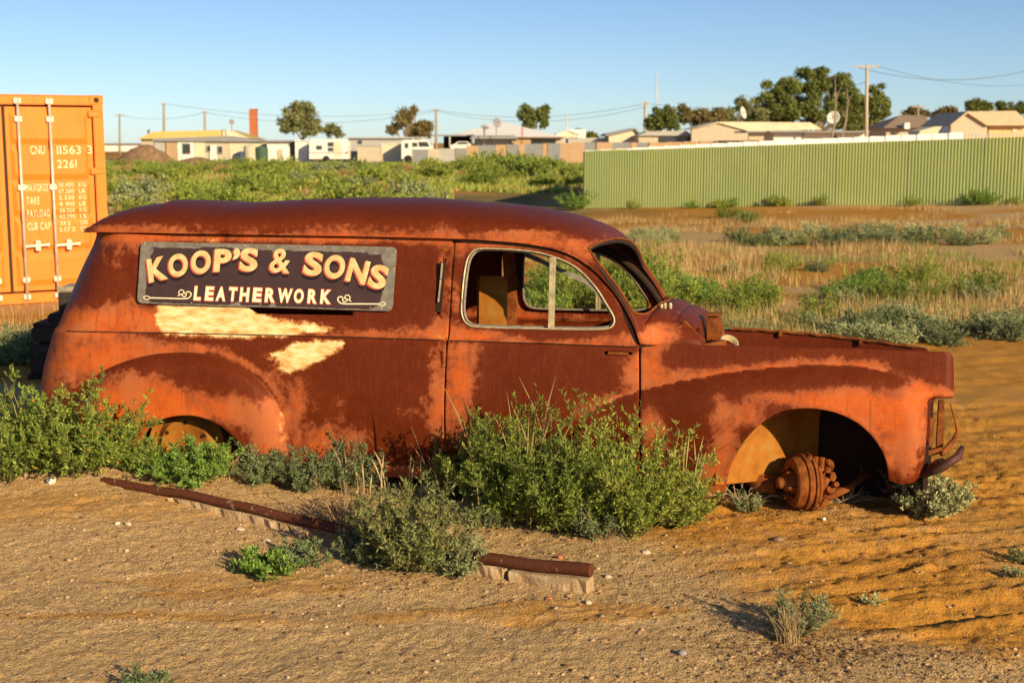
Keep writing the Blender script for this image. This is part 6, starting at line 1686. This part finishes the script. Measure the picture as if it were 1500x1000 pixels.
# white pyramid-roofed house
e = fthing('white_roof_house', 735, 155, 'house with a white pyramid roof, carport and grey verandah', 'house'); o = Vector(e.location)
ap = at(733, 178, 162) - o; c4 = [at(652, 200.5, 155) - o, at(828, 201, 155) - o, at(828, 201, 155) - o + Vector((0, 14, 0)), at(652, 200.5, 155) - o + Vector((0, 14, 0))]
MB().add([*c4, ap], [(0, 1, 4), (1, 2, 4), (2, 3, 4), (3, 0, 4), (3, 2, 1, 0)]).build('roof', M_WROOF, e)
fbox(e, 'wall', 695, 826, 201.5, GB, 156, 12, M_BEIGE); fbox(e, 'carport_roof', 632, 694, 197.5, 199.5, 152, 5, M_GROOF); fbox(e, 'carport_back', 650, 692, 200, GB, 156.5, .2, M_DARKIN)
for u in (634, 659, 690): fbox(e, 'carport_post', u - .8, u + .8, 199.5, GB, 152.1, .15, M_METAL)
fprism(e, 'verandah_roof', [(688, 203.5), (693, 198.5), (752, 198), (760, 203.5)], 151, 4, M_GROOF); fbox(e, 'wall_panel', 697, 722, 204, GB, 153, .2, M_GREYW); fbox(e, 'wall_panel', 722, 750, 204, GB, 153, .2, M_METAL); fbox(e, 'wall_panel', 752, 777, 202, GB, 152, .2, M_TAN); fbox(e, 'verandah_opening', 778, 814, 204, 211, 152, .2, M_DARKIN); fbox(e, 'verandah_roof', 752, 830, 200.5, 202, 151.5, 3, M_BRROOF)
e = fthing('parked_car', 675, 150, 'white car showing under the carport', 'car'); fprism(e, 'body', [(660, 222), (660, 213), (666, 211), (671, 207.5), (684, 207.5), (689, 212), (691, 222)], 150, 1.8, M_WHITE); fprism(e, 'windscreen', [(668, 211.5), (672, 208.3), (683, 208.3), (687, 211.5)], 149.95, .1, M_GLASS)
e = fthing('cream_shed', 832, 160, 'cream gabled shed right of the white pyramid roof', 'shed'); fprism(e, 'gable', [(815, 203), (815, 196), (832, 191), (846, 196), (846, 203)], 160, 8, M_CREAM); fprism(e, 'roof', [(812, 197), (832, 190), (858, 190), (858, 192), (848, 197), (832, 191)], 159.8, 8.4, M_WROOF); fbox(e, 'wall', 846, 858, 193, GB, 161, 6, M_WHITE)
e = fthing('small_house', 905, 158, 'small house with a white gable end and dark side wall', 'house'); fprism(e, 'gable', [(892, GB), (892, 197), (930, 189.5), (936, 195), (936, GB)], 158, 8, M_CREAM); fprism(e, 'roof', [(886, 200), (888, 196), (931, 187.5), (938, 195), (936, 196.5), (930, 189.8)], 157.6, 8.8, M_GROOF); fbox(e, 'wall', 832, 892, 202, GB, 160, 5, M_GREYW)
e = fthing('grey_shed', 975, 152, 'low grey-roofed shed behind the tan sheets', 'shed'); fbox(e, 'wall', 935, 1014, 199, GB, 152, 6, M_BEIGE); fprism(e, 'roof', [(933, 199), (950, 192.5), (1005, 191.5), (1015, 199)], 151.6, 7, M_GREYW); fbox(e, 'opening', 965, 1012, 201, 209, 151.9, .1, M_GLASS)
e = fthing('beige_shed', 1100, 150, 'big beige iron shed with a gabled roof behind the green fence', 'shed'); fprism(e, 'gable', [(1013, GB), (1013, 189), (1053, 180), (1096, 192), (1096, GB)], 150, 1, M_BEIGE)
fprism(e, 'roof', [(1010, 190), (1053, 178.5), (1187, 179.5), (1205, 190), (1098, 192.5), (1053, 180.3)], 149.7, 10, M_CREAM); fbox(e, 'wall', 1096, 1200, 192, GB, 151, 8, M_BEIGE)
e = fthing('white_shed', 1180, 130, 'long white shed with a thin dark eave behind the green fence', 'shed'); fbox(e, 'wall', 1132, 1176, 195.5, GB, 130, 5, M_WHITE); fbox(e, 'wall', 1176, 1272, 194.5, GB, 130.3, 5, M_WHITE); fbox(e, 'eave', 1093, 1274, 192, 194.3, 129, 7, M_GROOF); fbox(e, 'post', 1173, 1175.5, 194.5, GB, 129.2, .2, M_BLUE); fbox(e, 'window', 1218, 1226, 198, 205, 130.2, .15, M_GLASS)
e = fthing('brown_roof_house', 1330, 150, 'house with a brown hipped roof beside the leafy tree', 'house'); o = Vector(e.location)
a, b = at(1293, 188, 150) - o, at(1374, 187, 150) - o; k1, k2 = at(1318, 169, 155) - o, at(1352, 169, 155) - o; dv_ = Vector((0, 10, 0))
MB().add([a, b, b + dv_, a + dv_, k1, k2], [(0, 1, 5, 4), (1, 2, 5), (2, 3, 4, 5), (3, 0, 4), (3, 2, 1, 0)]).build('roof', M_BRROOF, e); fbox(e, 'wall', 1296, 1370, 187.5, GB, 151, 8, M_BEIGE); fbox(e, 'chimney', 1325, 1333, 180, 189, 149.5, 1, M_WHITE)
e = fthing('cream_annex', 1370, 140, 'cream sloping annex with dark blue panels', 'shed'); fprism(e, 'wall', [(1347, GB), (1347, 192), (1368, 186), (1386, 177), (1386, GB)], 140, 4, M_CREAM); fprism(e, 'blue_panel', [(1376, 195), (1388, 177), (1402, 176), (1402, 195)], 139.8, .3, M_BLUE)
e = fthing('cream_house', 1450, 125, 'cream cottage with pale tiled roof and plain gable', 'house'); fprism(e, 'gable', [(1393, GB), (1393, 183), (1418, 165), (1446, 181), (1446, GB)], 125, 1, M_BEIGE); fprism(e, 'roof', [(1390, 185), (1417, 163.5), (1488, 162.5), (1512, 184), (1446, 184), (1418, 166)], 124.6, 9, MW('pale_tile', (.56, .43, .28))); fbox(e, 'wall', 1446, 1540, 184, GB, 125.5, 7, MW('apricot_wall', (.66, .46, .22))); fbox(e, 'window', 1483, 1490, 187, 194, 125.4, .15, M_CREAM); fbox(e, 'solar_panel', 1428, 1446, 166, 179, 124.4, .2, M_GROOF) if False else None
# white wall behind the green fence and palings
e = fthing('white_fence', 1130, 60, 'white panelled fence showing above the green fence', 'fence')
for i in range(24):
    u0 = 857 + i * 23.1; u1 = u0 + 22.9; vt = np.interp(u0, [857, 960, 1100, 1260, 1412], [220.5, 214.5, 207.0, 200.5, 193.5]); fbox(e, 'panel', u0, u1, vt, 240, 60, .06, M_WROOF)
e = fthing('paling_fence', 1460, 58, 'white picket fence at the cream cottage', 'fence')
for i in range(22):
    u0 = 1413 + i * 5.0; fbox(e, 'paling', u0, u0 + 3.4, 195.5 - i * .12, 240, 58, .03, M_METAL)
fbox(e, 'rail', 1412, 1524, 198, 199, 58.05, .04, M_METAL)
# chimney, poles, masts, wires
e = fthing('brick_chimney', 371, 210, 'tall red brick chimney behind the yellow-roofed house', 'chimney'); fbox(e, 'stack', 366.8, 375.4, 161, GB, 210, 1, M_BRICK); fbox(e, 'crown', 366, 376.2, 159.5, 161.5, 209.9, 1.2, M_BRICK)
def pole(u, vt, Y, label, arm=0, w=.16, mat=None, va=2, nm='power_pole'):
    e = fthing(nm, u, Y, label, 'pole'); o = Vector(e.location); t_ = at(u, vt, Y) - o
    MB().tube([(0, 0, -.3), (t_.x * .5, 0, t_.z * .5), (t_.x, 0, t_.z)], [w, w * .9, w * .75], 8).build('shaft', mat or M_POLE, e, True)
    if arm:
        c_ = at(u, vt + va, Y) - o; hw = arm / pxm(Y) / 2
        MB().box(c_.x - hw, c_.x + hw, -.12, -.02, c_.z - .06, c_.z + .06).build('crossarm', mat or M_POLE, e)
        for s in (-.9, -.45, .45, .9): MB().lathe([(.05, 0), (.06, .06), (.04, .14), (.01, .16)], (c_.x + hw * s, -.07, c_.z + .06), (0, 0, 1), 8).build('insulator', M_METAL, e)
    return e
pole(1270, 95, 120, 'tall power pole with a wide crossarm beside the leafy tree', 36, .17, MW('pale_pole', (.50, .40, .27)), 3)
pole(240, 151, 170, 'power pole standing at the yellow roof', 6, .2); pole(300, 163, 200, 'power pole behind the yellow roof\'s ridge', 8, .2); pole(175, 167, 230, 'power pole with crossarm over the long white shed', 14, .2)
pole(639, 160, 190, 'power pole left of the white pyramid roof', 10, .2); pole(945, 149, 170, 'power pole with crossarm left of the round green tree', 12, .2, MW('pale_pole2', (.50, .40, .27)), 4); pole(608, 155, 165, 'bare thin pole before the scraggy tree', 0, .12); pole(1345, 155, 190, 'far power pole over the brown hipped roof', 18, .16); pole(962, 107, 260, 'very thin tall radio mast above the trees', 0, .14, M_METAL, 2, 'radio_mast'); pole(830, 167, 162, 'pale aerial mast over the cream shed', 0, .1, M_METAL, 2, 'aerial_mast'); pole(709, 168, 152, 'thin aerial mast on the white roof\'s left slope', 0, .06, M_METAL, 2, 'aerial_mast'); pole(765, 186, 152, 'short rusty pole before the white roof', 0, .1, M_BRICK, 2, 'roof_pole')
M_WIRE = MW('wire', (.12, .12, .13))
def wire(a, b, sag, label, r=.022):
    A_, B_ = at(*a), at(*b); P = [A_.lerp(B_, i / 24) - Vector((0, 0, sag * 4 * (i / 24) * (1 - i / 24))) for i in range(25)]
    o = MB().tube([p - A_ for p in P], r, 5).build('power_line', M_WIRE); o.location = A_; tag(o, label, 'wire', 'overhead wires')
wire((1254, 98, 120), (1560, 88, 120), 1.4, 'overhead wire sagging right from the tall crossarm pole'); wire((1288, 98, 119.8), (1560, 112, 200), 1.5, 'lower wire leaving the tall crossarm pole')
wire((240, 152, 170), (639, 161, 190), 1.2, 'overhead wire from the yellow roof pole to the white roof pole'); wire((639, 161, 190), (945, 152, 170), 1.3, 'overhead wire above the white pyramid roof'); wire((640, 163, 190), (945, 157, 170), 1.6, 'lower overhead wire above the white pyramid roof'); wire((175, 169, 230), (300, 165, 200), .8, 'overhead wire between the poles over the yellow roof'); wire((300, 165, 200), (639, 163, 190), 1.5, 'lower overhead wire past the brick chimney'); wire((945, 151, 170), (1270, 120, 140), 1.5, 'overhead wire running behind the trees')
# dirt piles
def pile(u, v, Y, W_, Hh, label, seed):
    n = 26; V = []; F = []
    for i in range(n):
        for j in range(n):
            a, b = i / (n - 1) * 2 - 1, j / (n - 1) * 2 - 1; r = min(1, math.hypot(a, b)); k = (1 - r) ** .8 if r < 1 else 0
            V.append((a * W_, b * W_ * .7, Hh * k * (.8 + .5 * float(fbm(a * 3 + seed, b * 3, 3, 91))) - .1))
    F = [(i * n + j, (i + 1) * n + j, (i + 1) * n + j + 1, i * n + j + 1) for i in range(n - 1) for j in range(n - 1)]
    x = gx(u, Y); o = obj('dirt_pile', mesh_np('dirt_pile', V, F, simple_mat('brown_spoil', (.24, .145, .085), .95, 0, .3, 3), True)); o.location = (x, Y, gz(x, Y)); tag(o, label, 'dirt pile')
pile(212, 230, 112, 2.9, 2.2, 'tall brown dirt pile left of the yellow-roofed house', 1); pile(285, 240, 110, 3.2, 1.0, 'low brown dirt pile running right from the tall one', 2)

# ================================================================== TREES
BARK = simple_mat('pale_bark', (.30, .23, .16), .9, 0, .3, 3)
LT_EUC = leaf_mat('eucalypt_leaf', (0.128, 0.138, 0.051), (0.285, 0.292, 0.117), (0.450, 0.427, 0.195)); LT_DARK = leaf_mat('dark_tree_leaf', (0.081, 0.109, 0.028), (0.209, 0.240, 0.059), (0.357, 0.364, 0.109)); LT_BRN = leaf_mat('brownish_tree_leaf', (0.147, 0.119, 0.042), (0.280, 0.217, 0.081), (0.406, 0.322, 0.140))
def tree(u, v_base, Y, label, blobs_px, lm, n, seed, ll=.40, lw=.16, nm='tree', group=None, sparse=0.0):
    rs_ = np.random.RandomState(seed); e = fthing(nm, u, Y, label, 'tree', group); o = Vector(e.location); k = 1 / pxm(Y)
    m = MB(); base = Vector((0, 0, -.2)); LP = []; top = Vector((0, 0, 2))
    # clumps
    cl = []
    for bu, bv, ru, rv in blobs_px:
        c_ = at(bu, bv, Y) - o; cl.append((c_, ru * k, rv * k))
    mid = sum((c for c, _, _ in cl), Vector()) / len(cl); fork = Vector((mid.x * .5, 0, max(1.0, mid.z * .45)))
    tr = .035 * mid.z + .08
    m.tube([base, base.lerp(fork, .5) + Vector((.1, 0, 0)), fork], [tr, tr * .8, tr * .65], 8)
    tot = sum(a * b for _, a, b in cl)
    tint = []
    for c_, a, b in cl:
        dep = min(a, b) * 1.0
        j = fork.lerp(c_, .55) + Vector(rs_.normal(size=3) * .15)
        m.tube([fork, j, c_ + Vector((0, 0, b * .3))], [tr * .45, tr * .28, tr * .1], 6)
        nsub = max(8, int(60 * a * b / tot) + 7); q = _unit(rs_.normal(size=(nsub, 3))) * (rs_.rand(nsub, 1) ** .45) * [a, dep, b] * .92
        for s_ in q[:7]: m.tube([j, Vector(s_) * .5 + c_.lerp(j, .3), c_ + Vector(s_)], [tr * .18, tr * .1, tr * .04], 4, False)
        nl = int(1.6 * n * a * b / tot); ci = rs_.randint(0, nsub, nl); sr = .33 * math.sqrt(a * b) * (.6 + .8 * rs_.rand(nsub))[ci]
        P = np.array(c_)[None] + q[ci] + _unit(rs_.normal(size=(nl, 3))) * (rs_.rand(nl, 1) ** .5) * sr[:, None] * [1, 1, .75]
        LP.append(P); tint.append(np.clip(rs_.rand(nl) * .7 + .3 * rs_.rand(nsub)[ci], 0, 1))
    m.build('trunk', BARK, e, True)
    LP = np.vstack(LP); tint = np.concatenate(tint); D = _unit(rs_.normal(size=LP.shape) + [0, 0, -.3])
    LV, LF = leaf_quads(LP, D, ll * (.6 + .8 * rs_.rand(len(LP))), lw * (.7 + .6 * rs_.rand(len(LP))), rs_)
    obj('crown', mesh_np('crown', LV, LF, lm, False, {'tint': np.repeat(tint, 4)}), e)
tree(443, 206, 165, 'grey-green round gum tree right of the brick chimney', [(440, 168, 26, 18), (430, 182, 24, 16), (455, 186, 24, 16), (446, 158, 16, 9)], LT_EUC, 5200, 1)
tree(488, 206, 168, 'small thin gum beside the round gum tree', [(484, 190, 10, 9), (496, 194, 8, 8)], LT_EUC, 900, 2)
tree(590, 206, 160, 'scraggy open tree left of the white pyramid roof', [(592, 172, 14, 15), (577, 190, 11, 9), (607, 162, 8, 7)], LT_BRN, 1300, 3)
tree(615, 206, 162, 'round brownish tree next to the scraggy one', [(618, 188, 18, 13), (608, 193, 14, 10)], LT_BRN, 2200, 4)
tree(780, 200, 172, 'compact dark tree behind the white pyramid roof', [(772, 168, 14, 14), (790, 164, 15, 11), (797, 177, 7, 9), (776, 180, 12, 8)], LT_DARK, 3600, 5)
tree(970, 200, 158, 'dense round green tree left of the beige shed', [(970, 172, 22, 18), (960, 178, 18, 14), (985, 180, 12, 12)], LT_DARK, 5200, 6)
tree(1005, 195, 162, 'brownish round tree behind the beige shed', [(1003, 168, 16, 14), (1028, 172, 18, 14), (1050, 172, 12, 12)], LT_BRN, 3600, 7)
tree(1075, 195, 164, 'grey loose tree behind the beige shed roof', [(1068, 172, 14, 14), (1082, 152, 12, 14), (1098, 160, 12, 16), (1110, 172, 20, 16)], LT_EUC, 2600, 8)
tree(1185, 200, 172, 'large spreading green tree left of the tall power pole', [(1148, 130, 32, 24), (1190, 122, 30, 24), (1225, 130, 30, 26), (1255, 150, 30, 24), (1280, 158, 22, 24), (1160, 160, 36, 26), (1210, 165, 40, 26), (1250, 178, 34, 18), (1202, 108, 14, 8), (1236, 112, 12, 10), (1284, 135, 16, 12), (1128, 150, 20, 20), (1175, 142, 30, 22), (1235, 152, 30, 22), (1265, 172, 26, 16)], LT_DARK, 34000, 9)
tree(1122, 200, 176, 'broad mid-green tree joining the beige shed trees to the large tree', [(1112, 170, 22, 16), (1132, 158, 20, 18), (1150, 172, 26, 18), (1096, 178, 18, 12)], LT_DARK, 6500, 21)
tree(1055, 195, 170, 'low brown-green tree between the round tree and the loose tree', [(1045, 176, 18, 12), (1060, 170, 14, 12)], LT_BRN, 2400, 22)
tree(1340, 190, 200, 'far dark tree over the brown hipped roof', [(1338, 164, 18, 8), (1352, 166, 12, 7)], LT_BRN, 1400, 10)
tree(1395, 190, 190, 'far brownish tree between the brown roof and the cottage', [(1388, 166, 18, 10), (1372, 172, 10, 7)], LT_BRN, 1600, 11)
tree(1430, 180, 185, 'far green tree behind the cottage roof\'s left end', [(1427, 154, 12, 10), (1445, 156, 10, 8)], LT_DARK, 1800, 12)
tree(1480, 180, 185, 'far olive tree behind the cottage roof\'s right end', [(1468, 158, 14, 8), (1490, 158, 16, 9), (1510, 160, 14, 9)], LT_DARK, 2200, 13)
tree(875, 205, 175, 'small dark bushy tree between the cream shed and small house', [(850, 197, 14, 7), (868, 200, 10, 6)], LT_DARK, 1200, 14)
for k, (u, lab) in enumerate(((1222, 'bare leaning sapling beside the white dish'), (1236, 'second bare sapling beside the white dish'))):
    e = fthing('bare_sapling', u, 96, lab, 'tree'); o = Vector(e.location); a = at(u - 4, 205, 96) - o; b = at(u + (2 if k == 0 else 6), 150, 96) - o; c_ = at(u + (1 if k == 0 else 4), 108 if k == 0 else 128, 96) - o
    MB().tube([a - Vector((0, 0, 1)), a, a.lerp(b, .5) + Vector((.1, 0, 0)), b, c_], [.10, .09, .07, .05, .015], 6).build('trunk', BARK, e); MB().tube([b, b.lerp(c_, .4) + Vector((.3, 0, 0)), b.lerp(c_, .7) + Vector((.5, 0, 0))], [.03, .02, .008], 5).tube([a.lerp(b, .6), a.lerp(b, .8) + Vector((-.35, 0, .1))], [.03, .01], 5).build('branch', BARK, e)
